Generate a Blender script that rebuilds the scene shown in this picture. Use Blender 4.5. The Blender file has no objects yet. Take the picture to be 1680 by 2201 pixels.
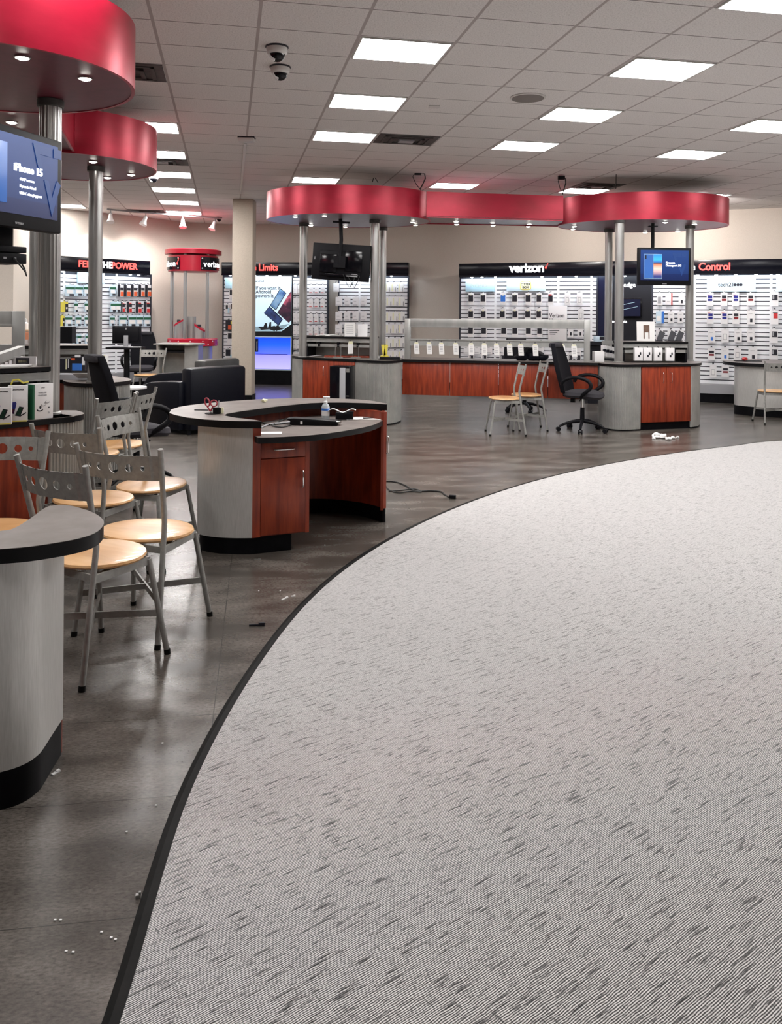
import bpy, bmesh, math, random
from mathutils import Vector, Matrix

random.seed(7)
SC = bpy.context.scene
COL = SC.collection
PI = math.pi

# ------------------------------------------------------------------ camera, world, exposure
F, HZ, EYE, ROLL = 1800.0, 675.0, 1.5, 0.008
cr_, sr_ = math.cos(ROLL), math.sin(ROLL)
CR, CU = Vector((cr_, 0, sr_)), Vector((-sr_, 0, cr_))
cd = bpy.data.cameras.new('camera')
cam = bpy.data.objects.new('camera', cd)
COL.objects.link(cam)
cd.sensor_fit = 'HORIZONTAL'
cd.sensor_width = 36.0
cd.lens = 36.0 * F / 1680.0
cd.shift_y = -(1100.5 - HZ) / 1680.0
cd.clip_start = 0.05
cd.clip_end = 100
cam.matrix_world = Matrix(((CR.x, CU.x, 0, 0), (CR.y, CU.y, -1, 0), (CR.z, CU.z, 0, EYE), (0, 0, 0, 1)))
SC.camera = cam
SC.view_settings.view_transform = 'Standard'
SC.view_settings.look = 'None'
SC.view_settings.gamma = 1.0
SC.view_settings.exposure = 1.14
SC.view_settings.use_curve_mapping = False
W = bpy.data.worlds.new('world')
SC.world = W
W.use_nodes = True
W.node_tree.nodes['Background'].inputs[0].default_value = (0.9, 0.93, 1, 1)
W.node_tree.nodes['Background'].inputs[1].default_value = 0.15
SC.cycles.use_denoising = True
SC.cycles.max_bounces = 7
SC.cycles.diffuse_bounces = 4
SC.cycles.glossy_bounces = 3
SC.cycles.sample_clamp_indirect = 6
TROFFER = 18.0      # strength of the ceiling light panels
CZ = 3.4           # ceiling height


# ------------------------------------------------------------------ helpers
def ray(x, y):
    return CR * ((x - 840) / F) + CU * ((HZ - y) / F) + Vector((0, 1, 0))


def at(x, y, d):
    r = ray(x, y)
    return Vector((0, 0, EYE)) + r * d


def onz(x, y, z):
    r = ray(x, y)
    return Vector((0, 0, EYE)) + r * ((z - EYE) / r.z)


def hor(x):
    return HZ + ROLL * (x - 840)


class MB:
    def __init__(s):
        s.bm = bmesh.new()
        s.mi = 0

    def face(s, vs):
        try:
            f = s.bm.faces.new(vs)
            f.material_index = s.mi
            return f
        except ValueError:
            return None

    def v(s, p):
        return s.bm.verts.new(p)

    def poly(s, pts):
        return s.face([s.v(p) for p in pts])

    def box(s, x0, y0, z0, x1, y1, z1, M=None):
        P = [Vector(p) for p in ((x0, y0, z0), (x1, y0, z0), (x1, y1, z0), (x0, y1, z0), (x0, y0, z1), (x1, y0, z1), (x1, y1, z1), (x0, y1, z1))]
        if M is not None:
            P = [M @ p for p in P]
        V = [s.v(p) for p in P]
        for q in ((0, 3, 2, 1), (4, 5, 6, 7), (0, 1, 5, 4), (1, 2, 6, 5), (2, 3, 7, 6), (3, 0, 4, 7)):
            s.face([V[i] for i in q])
        return s

    def prism(s, out, z0, z1):
        a = sum(out[i][0] * out[(i + 1) % len(out)][1] - out[(i + 1) % len(out)][0] * out[i][1] for i in range(len(out)))
        if a < 0:
            out = out[::-1]
        lo = [s.v((p[0], p[1], z0)) for p in out]
        hi = [s.v((p[0], p[1], z1)) for p in out]
        s.face(lo[::-1])
        s.face(hi)
        n = len(out)
        for i in range(n):
            s.face([lo[i], lo[(i + 1) % n], hi[(i + 1) % n], hi[i]])
        return s

    def ribbon(s, path, z0, z1, th, closed=False):
        """wall of thickness th following path, thickness to the left of travel"""
        n = len(path)
        P = [Vector((p[0], p[1])) for p in path]
        N = []
        for i in range(n):
            a = P[i - 1] if (i > 0 or closed) else P[i]
            b = P[(i + 1) % n] if (i < n - 1 or closed) else P[i]
            t = (b - a).normalized()
            N.append(Vector((-t.y, t.x)))
        Q = [P[i] + N[i] * th for i in range(n)]
        A = [(s.v((P[i].x, P[i].y, z0)), s.v((P[i].x, P[i].y, z1)), s.v((Q[i].x, Q[i].y, z1)), s.v((Q[i].x, Q[i].y, z0))) for i in range(n)]
        for i in range(n if closed else n - 1):
            a, b = A[i], A[(i + 1) % n]
            for k in range(4):
                s.face([a[k], b[k], b[(k + 1) % 4], a[(k + 1) % 4]][::-1] if th > 0 else [a[k], b[k], b[(k + 1) % 4], a[(k + 1) % 4]])
        if not closed:
            s.face(A[0])
            s.face(A[-1][::-1])
        return s

    def tube(s, pts, r, n=8, closed=False, caps=True):
        P = [Vector(p) for p in pts]
        m = len(P)
        R = r if isinstance(r, (list, tuple)) else [r] * m
        up = None
        rings = []
        for i in range(m):
            a = P[i - 1] if (i > 0 or closed) else P[i]
            b = P[(i + 1) % m] if (i < m - 1 or closed) else P[i]
            t = (b - a).normalized()
            if up is None:
                up = Vector((0, 0, 1)) if abs(t.z) < .9 else Vector((1, 0, 0))
            u = (up - t * up.dot(t)).normalized()
            w = t.cross(u)
            up = u
            rings.append([s.v(P[i] + (u * math.cos(2 * PI * k / n) + w * math.sin(2 * PI * k / n)) * R[i]) for k in range(n)])
        for i in range(m if closed else m - 1):
            a, b = rings[i], rings[(i + 1) % m]
            for k in range(n):
                s.face([a[k], a[(k + 1) % n], b[(k + 1) % n], b[k]])
        if caps and not closed:
            s.face(rings[0][::-1])
            s.face(rings[-1])
        return s

    def bar(s, p0, p1, w, h):
        """flat bar w across (horizontal), h tall"""
        p0, p1 = Vector(p0), Vector(p1)
        t = (p1 - p0).normalized()
        sd = t.cross(Vector((0, 0, 1))).normalized() * w / 2
        u = sd.cross(t).normalized() * h / 2
        A = [s.v(p0 + a * sd + b * u) for a, b in ((-1, -1), (1, -1), (1, 1), (-1, 1))]
        B = [s.v(p1 + a * sd + b * u) for a, b in ((-1, -1), (1, -1), (1, 1), (-1, 1))]
        for k in range(4):
            s.face([A[k], A[(k + 1) % 4], B[(k + 1) % 4], B[k]])
        s.face(A[::-1])
        s.face(B)
        return s

    def lathe(s, prof, n=24, c=(0, 0, 0), sy=1.0, M=None):
        rings = []
        for r, z in prof:
            ring = []
            for k in range(n):
                p = Vector((c[0] + r * math.cos(2 * PI * k / n), c[1] + sy * r * math.sin(2 * PI * k / n), c[2] + z))
                ring.append(s.v(M @ p if M is not None else p))
            rings.append(ring)
        for i in range(len(rings) - 1):
            for k in range(n):
                s.face([rings[i][k], rings[i][(k + 1) % n], rings[i + 1][(k + 1) % n], rings[i + 1][k]])
        s.face(rings[0][::-1])
        s.face(rings[-1])
        return s

    def build(s, name, mats, parent=None, loc=None, bevel=0, smooth=True, seg=2, M=None):
        bm = s.bm
        bmesh.ops.recalc_face_normals(bm, faces=bm.faces[:])
        if bevel:
            es = [e for e in bm.edges if len(e.link_faces) == 2 and e.calc_face_angle(0) > .6]
            bmesh.ops.bevel(bm, geom=es, offset=bevel, segments=seg, affect='EDGES', profile=.5, clamp_overlap=True)
        if M is not None:
            bmesh.ops.transform(bm, matrix=M, verts=bm.verts[:])
        me = bpy.data.meshes.new(name)
        bm.to_mesh(me)
        bm.free()
        if not isinstance(mats, (list, tuple)):
            mats = [mats]
        for m in mats:
            me.materials.append(m)
        if smooth:
            for p in me.polygons:
                p.use_smooth = True
            me.set_sharp_from_angle(angle=math.radians(38))
        o = bpy.data.objects.new(name, me)
        COL.objects.link(o)
        if parent is not None:
            o.parent = parent
        if loc is not None:
            o.location = loc
        return o


def tag(o, label, cat, group=None, kind=None):
    if label:
        o['label'] = label
    if cat:
        o['category'] = cat
    if group:
        o['group'] = group
    if kind:
        o['kind'] = kind
    return o


def thing(name, label, cat, loc=(0, 0, 0), rz=0.0, group=None):
    o = bpy.data.objects.new(name, None)
    COL.objects.link(o)
    o.empty_display_size = .05
    o.location = loc
    o.rotation_euler = (0, 0, rz)
    return tag(o, label, cat, group)


def dup(root, loc=None, rz=None, label=None, group=None, rot=None):
    def cp(o, parent):
        c = o.copy()
        COL.objects.link(c)
        if parent is not None:
            c.parent = parent
        for ch in KIDS.get(o.name, []):
            k = cp(ch, c)
            KIDS.setdefault(c.name, []).append(k)
        return c
    c = cp(root, None)
    if loc is not None:
        c.location = loc
    if rz is not None:
        c.rotation_euler = (0, 0, rz)
    if rot is not None:
        c.rotation_euler = rot
    if label:
        c['label'] = label
    if group:
        c['group'] = group
    return c


KIDS = {}


def register(root):
    """remember children so dup() can copy them"""
    for o in bpy.data.objects:
        if o.parent is not None:
            p = o.parent
            q = p
            while q.parent is not None:
                q = q.parent
            if q is root or p is root:
                L = KIDS.setdefault(p.name, [])
                if o not in L:
                    L.append(o)
    return root


_tx = {}


def text(name, s, size, m, parent, loc, rot=(PI / 2, 0, 0), bold=0.0, ext=.002, align='CENTER', sx=1.0, sp=1.0):
    key = (s, round(size, 4), bold, ext, align, sp)
    if key not in _tx:
        cu = bpy.data.curves.new('lettering', 'FONT')
        cu.body = s
        cu.size = size
        cu.offset = bold
        cu.extrude = ext
        cu.align_x = align
        cu.space_character = sp
        cu.resolution_u = 3
        t = bpy.data.objects.new('lettering_source', cu)
        COL.objects.link(t)
        bpy.context.view_layer.update()
        me = bpy.data.meshes.new_from_object(t.evaluated_get(bpy.context.evaluated_depsgraph_get()))
        bpy.data.objects.remove(t)
        bpy.data.curves.remove(cu)
        _tx[key] = me
    me = _tx[key].copy()
    me.materials.clear()
    me.materials.append(m)
    o = bpy.data.objects.new(name, me)
    COL.objects.link(o)
    o.parent = parent
    o.location = loc
    o.rotation_euler = rot
    o.scale = (sx, 1, 1)
    return o


# ------------------------------------------------------------------ materials
def mat(name, c, rough=.5, metal=0.0, emit=0.0, ec=None, spec=.5, coat=0.0, trans=0.0, alpha=1.0):
    m = bpy.data.materials.new(name)
    m.use_nodes = True
    b = m.node_tree.nodes['Principled BSDF']
    b.inputs['Base Color'].default_value = (*c, 1)
    b.inputs['Roughness'].default_value = rough
    b.inputs['Metallic'].default_value = metal
    b.inputs['Specular IOR Level'].default_value = spec
    b.inputs['Coat Weight'].default_value = coat
    b.inputs['Transmission Weight'].default_value = trans
    b.inputs['Alpha'].default_value = alpha
    if emit:
        b.inputs['Emission Color'].default_value = (*(ec or c), 1)
        b.inputs['Emission Strength'].default_value = emit
    return m


def nd(m, t, **kw):
    n = m.node_tree.nodes.new(t)
    for k, v in kw.items():
        if k.startswith('i_'):
            n.inputs[k[2:].replace('_', ' ')].default_value = v
        else:
            setattr(n, k, v)
    return n


def ln(m, a, ao, b, bi):
    m.node_tree.links.new(a.outputs[ao], b.inputs[bi])


def ramp(m, stops, interp='LINEAR'):
    r = nd(m, 'ShaderNodeValToRGB')
    r.color_ramp.interpolation = interp
    e = r.color_ramp.elements
    e[0].position, e[0].color = stops[0][0], (*stops[0][1], 1)
    e[1].position, e[1].color = stops[-1][0], (*stops[-1][1], 1)
    for p, c in stops[1:-1]:
        x = e.new(p)
        x.color = (*c, 1)
    return r


def noise_mat(name, stops, scale, rough=.5, metal=0.0, stretch=(1, 1, 1), detail=4, coat=0.0, bump=0.0, rough2=None, spec=.5, nr=.55, coords='Object'):
    m = mat(name, stops[0][1], rough, metal, coat=coat, spec=spec)
    b = m.node_tree.nodes['Principled BSDF']
    tc = nd(m, 'ShaderNodeTexCoord')
    mp = nd(m, 'ShaderNodeMapping')
    mp.inputs['Scale'].default_value = stretch
    no = nd(m, 'ShaderNodeTexNoise', i_Scale=scale, i_Detail=detail, i_Roughness=nr)
    r = ramp(m, stops)
    ln(m, tc, coords, mp, 'Vector')
    ln(m, mp, 'Vector', no, 'Vector')
    ln(m, no, 'Fac', r, 'Fac')
    ln(m, r, 'Color', b, 'Base Color')
    if bump:
        bp = nd(m, 'ShaderNodeBump', i_Strength=bump, i_Distance=.01)
        ln(m, no, 'Fac', bp, 'Height')
        ln(m, bp, 'Normal', b, 'Normal')
    if rough2:
        mr = nd(m, 'ShaderNodeMapRange')
        mr.inputs['To Min'].default_value = rough2[0]
        mr.inputs['To Max'].default_value = rough2[1]
        ln(m, no, 'Fac', mr, 'Value')
        ln(m, mr, 'Result', b, 'Roughness')
    return m


M = {}
M['wood'] = noise_mat('cherry_veneer', [(.3, (.16, .017, .005)), (.5, (.25, .030, .008)), (.62, (.33, .046, .012)), (.8, (.20, .023, .006))], 3.0, .42, stretch=(9, 9, .9), detail=6, coat=.12)
M['seat'] = noise_mat('birch_seat', [(.3, (.60, .31, .12)), (.55, (.72, .42, .19)), (.75, (.79, .50, .26))], 3.2, .32, stretch=(1, 5, 1), detail=5, coat=.2)
M['chairmetal'] = noise_mat('silver_chair_paint', [(.3, (.27, .27, .255)), (.7, (.36, .355, .335))], 40, .42, .35)
M['alu'] = noise_mat('aluminium', [(.3, (.36, .365, .355)), (.7, (.48, .48, .465))], 9, .38, .55, stretch=(1, 1, .2))
M['pole'] = noise_mat('pole_metal', [(.3, (.38, .38, .375)), (.7, (.52, .52, .51))], 8, .3, .8, stretch=(3, 3, .3))
M['laminate'] = noise_mat('brushed_silver_laminate', [(.3, (.58, .575, .55)), (.7, (.70, .69, .67))], 60, .38, .4, stretch=(4, 4, .25))
M['corrug'] = noise_mat('corrugated_silver', [(.3, (.36, .36, .345)), (.7, (.47, .465, .44))], 6, .45, .5)
M['top'] = noise_mat('counter_laminate', [(.3, (.115, .094, .085)), (.55, (.165, .140, .128)), (.75, (.205, .175, .162))], 7, .42, 0, detail=8, coat=.0, spec=.35)
M['black'] = mat('black_edge', (.004, .004, .005), .4, spec=.25)
M['kick'] = noise_mat('black_kickplate', [(.3, (.002, .002, .003)), (.8, (.006, .006, .008))], 12, .5, spec=.12)
M['rubber'] = noise_mat('rubber_strip', [(.3, (.003, .003, .003)), (.8, (.010, .0095, .009))], 25, .6, spec=.15)
M['plastic'] = mat('black_plastic', (.003, .003, .005), .5, spec=.2)
M['gloss'] = mat('black_gloss', (.003, .003, .005), .15, spec=.3)
M['fabric'] = noise_mat('black_fabric', [(.3, (.002, .002, .004)), (.8, (.007, .007, .011))], 260, .85, bump=.2, spec=.2)
M['fabricgrey'] = noise_mat('charcoal_fabric', [(.3, (.022, .02, .026)), (.8, (.045, .042, .05))], 240, .9, bump=.2)
M['leather'] = noise_mat('black_leather', [(.3, (.002, .0025, .006)), (.8, (.004, .005, .01))], 60, .42, bump=.08, spec=.18)
M['leather2'] = noise_mat('dark_grey_leather', [(.3, (.03, .03, .03)), (.8, (.05, .048, .046))], 60, .42, bump=.08)
M['white'] = mat('white_plastic', (.8, .8, .8), .4)
M['paper'] = mat('white_paper', (.82, .81, .80), .7)
M['card'] = mat('package_white', (.80, .79, .80), .5)
M['clear'] = mat('clear_plastic', (.85, .9, .92), .1, trans=.75)
M['wall'] = noise_mat('beige_wall_paint', [(.3, (.56, .50, .44)), (.7, (.62, .56, .495))], 90, .8, bump=.05)
M['wallroom'] = mat('warm_wall_paint', (.55, .50, .45), .8)
M['column'] = noise_mat('beige_column_paint', [(.3, (.50, .43, .35)), (.7, (.57, .495, .41))], 70, .7)
M['slat'] = mat('white_slatwall', (.86, .87, .90), .4)
M['groove'] = mat('slat_groove', (.015, .017, .03), .6)
M['header'] = mat('black_header_acrylic', (.003, .0035, .008), .2, spec=.3)
M['navy'] = mat('navy_panel', (.003, .005, .03), .4, spec=.3)
M['charcoal'] = mat('charcoal_panel', (.009, .0095, .014), .5, spec=.3)
M['soffit'] = noise_mat('maroon_soffit', [(.3, (.13, .020, .038)), (.7, (.17, .028, .05))], 14, .42)
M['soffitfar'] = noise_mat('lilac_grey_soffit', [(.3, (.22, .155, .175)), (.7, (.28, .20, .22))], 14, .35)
M['lamp'] = mat('downlight_glow', (1, .97, .9), .3, emit=14, ec=(1, .96, .88))
M['bulb'] = mat('header_lamp_glow', (1, 1, 1), .3, emit=6, ec=(.9, .97, 1))
M['tube'] = mat('added_header_glow', (1, 1, 1), .3, emit=19, ec=(.80, .90, 1))  # glow of the unseen strip added to brighten the slatwalls
M['liner'] = mat('dark_bounce_absorber', (.05, .04, .035), .9, spec=.1)  # dark colour of an unseen liner that soaks up red bounce
M['glowred'] = mat('red_lit_letters', (.9, .05, .05), .4, emit=1.5, ec=(1, .06, .05))
M['glowwhite'] = mat('white_lit_letters', (.9, .9, .92), .4, emit=1.6, ec=(1, 1, 1))
M['redpaint'] = mat('red_kiosk_paint', (.48, .006, .03), .3)
M['green'] = mat('dark_green_print', (.01, .10, .045), .5)
M['orange'] = mat('orange_print', (.72, .11, .03), .5)
M['dark'] = mat('near_black_print', (.012, .012, .02), .4)
M['navyprint'] = mat('navy_print', (.015, .02, .22), .4)
M['blueprint'] = mat('blue_print', (.04, .18, .62), .4)
M['darkred'] = mat('dark_red_print', (.22, .015, .02), .4)
M['grey'] = mat('grey_print', (.35, .35, .37), .5)
M['redprint'] = mat('red_print', (.55, .03, .03), .5)
M['yellow'] = mat('yellow_tag', (.72, .62, .08), .5)
M['paleyellow'] = mat('pale_yellow_tag', (.80, .78, .52), .5)
M['skyblue'] = mat('sky_blue_card', (.45, .68, .80), .5)
M['lightblue'] = mat('light_blue_card', (.58, .72, .82), .5)
M['gel'] = mat('clear_gel_bottle', (.72, .78, .82), .15, trans=.35)
M['chrome'] = mat('chrome', (.75, .75, .75), .15, 1.0)
M['pink'] = mat('pink_scissor_handles', (.50, .06, .09), .4)
M['peach'] = mat('peach_card', (.75, .30, .17), .6)
M['oak'] = mat('pale_wood_edge', (.62, .45, .28), .5)
M['ventdark'] = noise_mat('dusty_vent', [(.3, (.03, .028, .028)), (.75, (.13, .12, .115))], 6, .6)
M['domewhite'] = mat('camera_white', (.62, .60, .58), .4)
M['speaker'] = mat('ceiling_speaker_grille', (.23, .205, .195), .7)
M['cable'] = mat('black_cable', (.01, .01, .01), .5)
M['whitecable'] = mat('white_cable', (.7, .7, .7), .4)
M['concrete'] = None


def red_mat():
    m = noise_mat('red_stained_fascia', [(.3, (.30, .004, .020)), (.55, (.40, .007, .032)), (.75, (.48, .012, .042))], 2.2, .34, .3, detail=6, stretch=(1, 1, 2.2), coat=.1, spec=.4)
    m.node_tree.nodes['Principled BSDF'].inputs['Coat Roughness'].default_value = .32
    return m


M['red'] = red_mat()


def ceiling_mat():
    m = mat('acoustic_ceiling_tiles', (.5, .47, .46), .9)
    b = m.node_tree.nodes['Principled BSDF']
    uv = nd(m, 'ShaderNodeUVMap')
    uv.uv_map = 'grid'
    sp = nd(m, 'ShaderNodeSeparateXYZ')
    ln(m, uv, 'UV', sp, 'Vector')

    def edge(out, w):
        fr = nd(m, 'ShaderNodeMath', operation='FRACT')
        ln(m, sp, out, fr, 0)
        s1 = nd(m, 'ShaderNodeMath', operation='SUBTRACT')
        ln(m, fr, 'Value', s1, 0)
        s1.inputs[1].default_value = .5
        ab = nd(m, 'ShaderNodeMath', operation='ABSOLUTE')
        ln(m, s1, 'Value', ab, 0)
        gt = nd(m, 'ShaderNodeMath', operation='GREATER_THAN')
        ln(m, ab, 'Value', gt, 0)
        gt.inputs[1].default_value = .5 - w
        return gt
    ej, er = edge('X', .016), edge('Y', .011)
    tc = nd(m, 'ShaderNodeTexCoord')
    no = nd(m, 'ShaderNodeTexNoise', i_Scale=95.0, i_Detail=3.0, i_Roughness=.7)
    ln(m, tc, 'Object', no, 'Vector')
    r = ramp(m, [(.33, (.62, .59, .575)), (.5, (.80, .765, .75)), (.66, (.87, .84, .82))])
    ln(m, no, 'Fac', r, 'Fac')
    m1 = nd(m, 'ShaderNodeMix', data_type='RGBA')
    ln(m, er, 'Value', m1, 'Factor')
    ln(m, r, 'Color', m1, 'A')
    m1.inputs['B'].default_value = (.24, .215, .21, 1)
    m2 = nd(m, 'ShaderNodeMix', data_type='RGBA')
    ln(m, ej, 'Value', m2, 'Factor')
    ln(m, m1, 'Result', m2, 'A')
    m2.inputs['B'].default_value = (.46, .41, .40, 1)
    ln(m, m2, 'Result', b, 'Base Color')
    return m


def floor_mat():
    m = mat('stained_concrete_tile', (.15, .13, .12), .3, spec=.6)
    b = m.node_tree.nodes['Principled BSDF']
    g = nd(m, 'ShaderNodeTexCoord')
    mp = nd(m, 'ShaderNodeMapping')
    mp.vector_type = 'POINT'
    mp.inputs['Rotation'].default_value = (0, 0, -.155)
    ln(m, g, 'Object', mp, 'Vector')
    st = nd(m, 'ShaderNodeMapping')
    st.inputs['Scale'].default_value = (1.0, 2.2, 1)
    ln(m, mp, 'Vector', st, 'Vector')
    n1 = nd(m, 'ShaderNodeTexNoise', i_Scale=2.2, i_Detail=5.0, i_Roughness=.55)
    ln(m, st, 'Vector', n1, 'Vector')
    n2 = nd(m, 'ShaderNodeTexNoise', i_Scale=60.0, i_Detail=4.0, i_Roughness=.7)
    ln(m, st, 'Vector', n2, 'Vector')
    r1 = ramp(m, [(.3, (.040, .033, .027)), (.5, (.088, .076, .066)), (.7, (.160, .142, .126))])
    ln(m, n1, 'Fac', r1, 'Fac')
    r2 = ramp(m, [(.30, (.45, .43, .41)), (.5, (.98, .98, .98)), (.7, (1.4, 1.4, 1.4))])
    ln(m, n2, 'Fac', r2, 'Fac')
    mx = nd(m, 'ShaderNodeMix', data_type='RGBA', blend_type='MULTIPLY')
    mx.inputs['Factor'].default_value = 1
    ln(m, r1, 'Color', mx, 'A')
    ln(m, r2, 'Color', mx, 'B')
    sp = nd(m, 'ShaderNodeSeparateXYZ')
    ln(m, mp, 'Vector', sp, 'Vector')

    def joint(out, off, period, w):
        a = nd(m, 'ShaderNodeMath', operation='SUBTRACT')
        ln(m, sp, out, a, 0)
        a.inputs[1].default_value = off
        d = nd(m, 'ShaderNodeMath', operation='DIVIDE')
        ln(m, a, 'Value', d, 0)
        d.inputs[1].default_value = period
        fr = nd(m, 'ShaderNodeMath', operation='FRACT')
        ln(m, d, 'Value', fr, 0)
        s1 = nd(m, 'ShaderNodeMath', operation='SUBTRACT')
        ln(m, fr, 'Value', s1, 0)
        s1.inputs[1].default_value = .5
        ab = nd(m, 'ShaderNodeMath', operation='ABSOLUTE')
        ln(m, s1, 'Value', ab, 0)
        gt = nd(m, 'ShaderNodeMath', operation='GREATER_THAN')
        ln(m, ab, 'Value', gt, 0)
        gt.inputs[1].default_value = .5 - w / period
        return gt
    jv = joint('Y', 2.147, .521, .0016)
    ju = joint('X', -.16, 1.31, .0016)
    mxj = nd(m, 'ShaderNodeMath', operation='MAXIMUM')
    ln(m, jv, 'Value', mxj, 0)
    ln(m, ju, 'Value', mxj, 1)
    m3 = nd(m, 'ShaderNodeMix', data_type='RGBA')
    ln(m, mxj, 'Value', m3, 'Factor')
    ln(m, mx, 'Result', m3, 'A')
    m3.inputs['B'].default_value = (.02, .017, .015, 1)
    ln(m, m3, 'Result', b, 'Base Color')
    mr = nd(m, 'ShaderNodeMapRange')
    mr.inputs['From Min'].default_value = .3
    mr.inputs['From Max'].default_value = .7
    mr.inputs['To Min'].default_value = .23
    mr.inputs['To Max'].default_value = .33
    ln(m, n1, 'Fac', mr, 'Value')
    b.inputs['Roughness'].default_value = .27
    bp = nd(m, 'ShaderNodeBump', i_Strength=.04, i_Distance=.003)
    ln(m, n2, 'Fac', bp, 'Height')
    ln(m, bp, 'Normal', b, 'Normal')
    return m


def carpet_mat():
    m = mat('loop_pile_carpet', (.6, .58, .57), .95, spec=.15)
    b = m.node_tree.nodes['Principled BSDF']
    g = nd(m, 'ShaderNodeTexCoord')
    mp = nd(m, 'ShaderNodeMapping')
    mp.inputs['Rotation'].default_value = (0, 0, -.66)
    ln(m, g, 'Object', mp, 'Vector')
    # wobble of the rows
    wn = nd(m, 'ShaderNodeTexNoise', i_Scale=22.0, i_Detail=3.0)
    ln(m, mp, 'Vector', wn, 'Vector')
    sp = nd(m, 'ShaderNodeSeparateXYZ')
    ln(m, mp, 'Vector', sp, 'Vector')
    wa = nd(m, 'ShaderNodeMath', operation='MULTIPLY_ADD')
    ln(m, wn, 'Fac', wa, 0)
    wa.inputs[1].default_value = .008
    ln(m, sp, 'Y', wa, 2)
    sc = nd(m, 'ShaderNodeMath', operation='MULTIPLY')
    ln(m, wa, 'Value', sc, 0)
    sc.inputs[1].default_value = 2 * PI / .0052
    sn = nd(m, 'ShaderNodeMath', operation='SINE')
    ln(m, sc, 'Value', sn, 0)
    # loops along the rows
    lp = nd(m, 'ShaderNodeMapping')
    lp.inputs['Scale'].default_value = (110, 230, 1)
    ln(m, mp, 'Vector', lp, 'Vector')
    ln1 = nd(m, 'ShaderNodeTexNoise', i_Scale=1.0, i_Detail=2.0, i_Roughness=.6)
    ln(m, lp, 'Vector', ln1, 'Vector')
    # dark flecks: dashes along the rows
    fm = nd(m, 'ShaderNodeMapping')
    fm.inputs['Scale'].default_value = (10, 115, 1)
    ln(m, mp, 'Vector', fm, 'Vector')
    fn = nd(m, 'ShaderNodeTexNoise', i_Scale=1.0, i_Detail=3.5, i_Roughness=.62)
    ln(m, fm, 'Vector', fn, 'Vector')
    # value = .5*sine + loops
    a = nd(m, 'ShaderNodeMath', operation='MULTIPLY_ADD')
    ln(m, sn, 'Value', a, 0)
    a.inputs[1].default_value = .36
    ln(m, ln1, 'Fac', a, 2)
    r = ramp(m, [(.20, (.012, .011, .011)), (.40, (.13, .124, .122)), (.51, (.60, .575, .565)), (.66, (1, .97, .96))])
    ln(m, a, 'Value', r, 'Fac')
    fr = ramp(m, [(.34, (.05, .05, .05)), (.395, (.4, .4, .4)), (.43, (1, 1, 1))])
    ln(m, fn, 'Fac', fr, 'Fac')
    mx = nd(m, 'ShaderNodeMix', data_type='RGBA', blend_type='MULTIPLY')
    mx.inputs['Factor'].default_value = 1
    ln(m, r, 'Color', mx, 'A')
    ln(m, fr, 'Color', mx, 'B')
    b.inputs['Sheen Weight'].default_value = 1.0
    b.inputs['Sheen Roughness'].default_value = .5
    # cross dashes and finer speckle
    def layer(scale, stops, prev, det=2.5):
        mm = nd(m, 'ShaderNodeMapping')
        mm.inputs['Scale'].default_value = scale
        mm.inputs['Location'].default_value = (3.1, 7.7, 0)
        ln(m, mp, 'Vector', mm, 'Vector')
        nn = nd(m, 'ShaderNodeTexNoise', i_Scale=1.0, i_Detail=det, i_Roughness=.6)
        ln(m, mm, 'Vector', nn, 'Vector')
        rr = ramp(m, stops)
        ln(m, nn, 'Fac', rr, 'Fac')
        mz = nd(m, 'ShaderNodeMix', data_type='RGBA', blend_type='MULTIPLY')
        mz.inputs['Factor'].default_value = 1
        ln(m, prev, 'Result', mz, 'A')
        ln(m, rr, 'Color', mz, 'B')
        return mz
    mx = layer((130, 15, 1), [(.29, (.25, .25, .25)), (.35, (1, 1, 1))], mx)
    mx = layer((38, 120, 1), [(.36, (.5, .5, .5)), (.47, (1, 1, 1))], mx, 4)
    ln(m, mx, 'Result', b, 'Base Color')
    bp = nd(m, 'ShaderNodeBump', i_Strength=.5, i_Distance=.003)
    ln(m, a, 'Value', bp, 'Height')
    ln(m, bp, 'Normal', b, 'Normal')
    return m


M['ceil'] = ceiling_mat()
M['floor'] = floor_mat()
M['carpet'] = carpet_mat()
M['panel'] = mat('troffer_diffuser', (1, 1, 1), .5, emit=TROFFER, ec=(1, .975, .955))


def grad_mat(name, stops, emit, axis='Z', rng=(0, 1)):
    """printed colour gradient of a backlit graphic along a local axis"""
    m = mat(name, stops[0][1], .3)
    b = m.node_tree.nodes['Principled BSDF']
    g = nd(m, 'ShaderNodeTexCoord')
    sp = nd(m, 'ShaderNodeSeparateXYZ')
    ln(m, g, 'Object', sp, 'Vector')
    mr = nd(m, 'ShaderNodeMapRange')
    mr.inputs['From Min'].default_value, mr.inputs['From Max'].default_value = rng
    ln(m, sp, axis, mr, 'Value')
    r = ramp(m, stops)
    ln(m, mr, 'Result', r, 'Fac')
    ln(m, r, 'Color', b, 'Base Color')
    ln(m, r, 'Color', b, 'Emission Color')
    b.inputs['Emission Strength'].default_value = emit
    return m


# ------------------------------------------------------------------ the setting
def struct(o):
    o['kind'] = 'structure'
    return o


XL, XR, YB, YF = -9.5, 9.5, -6.0, 20.0
floor = MB()
floor.box(XL, YB, -.1, XR, YF, 0)
struct(floor.build('floor', M['floor'], smooth=False))

# ceiling with its own skewed grid of tiles
GA, GB, GX, GY, GPSI, GSK, GH = .3584, .2631, -.8237, 2.8639, -.2026, .0104, CZ - EYE


def cgrid(j, r, z=CZ):
    return Vector((GH * (GX + GA * j * math.cos(GPSI) + GB * r * math.sin(GPSI + GSK)),
                   GH * (GY - GA * j * math.sin(GPSI) + GB * r * math.cos(GPSI + GSK)), z))


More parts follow.
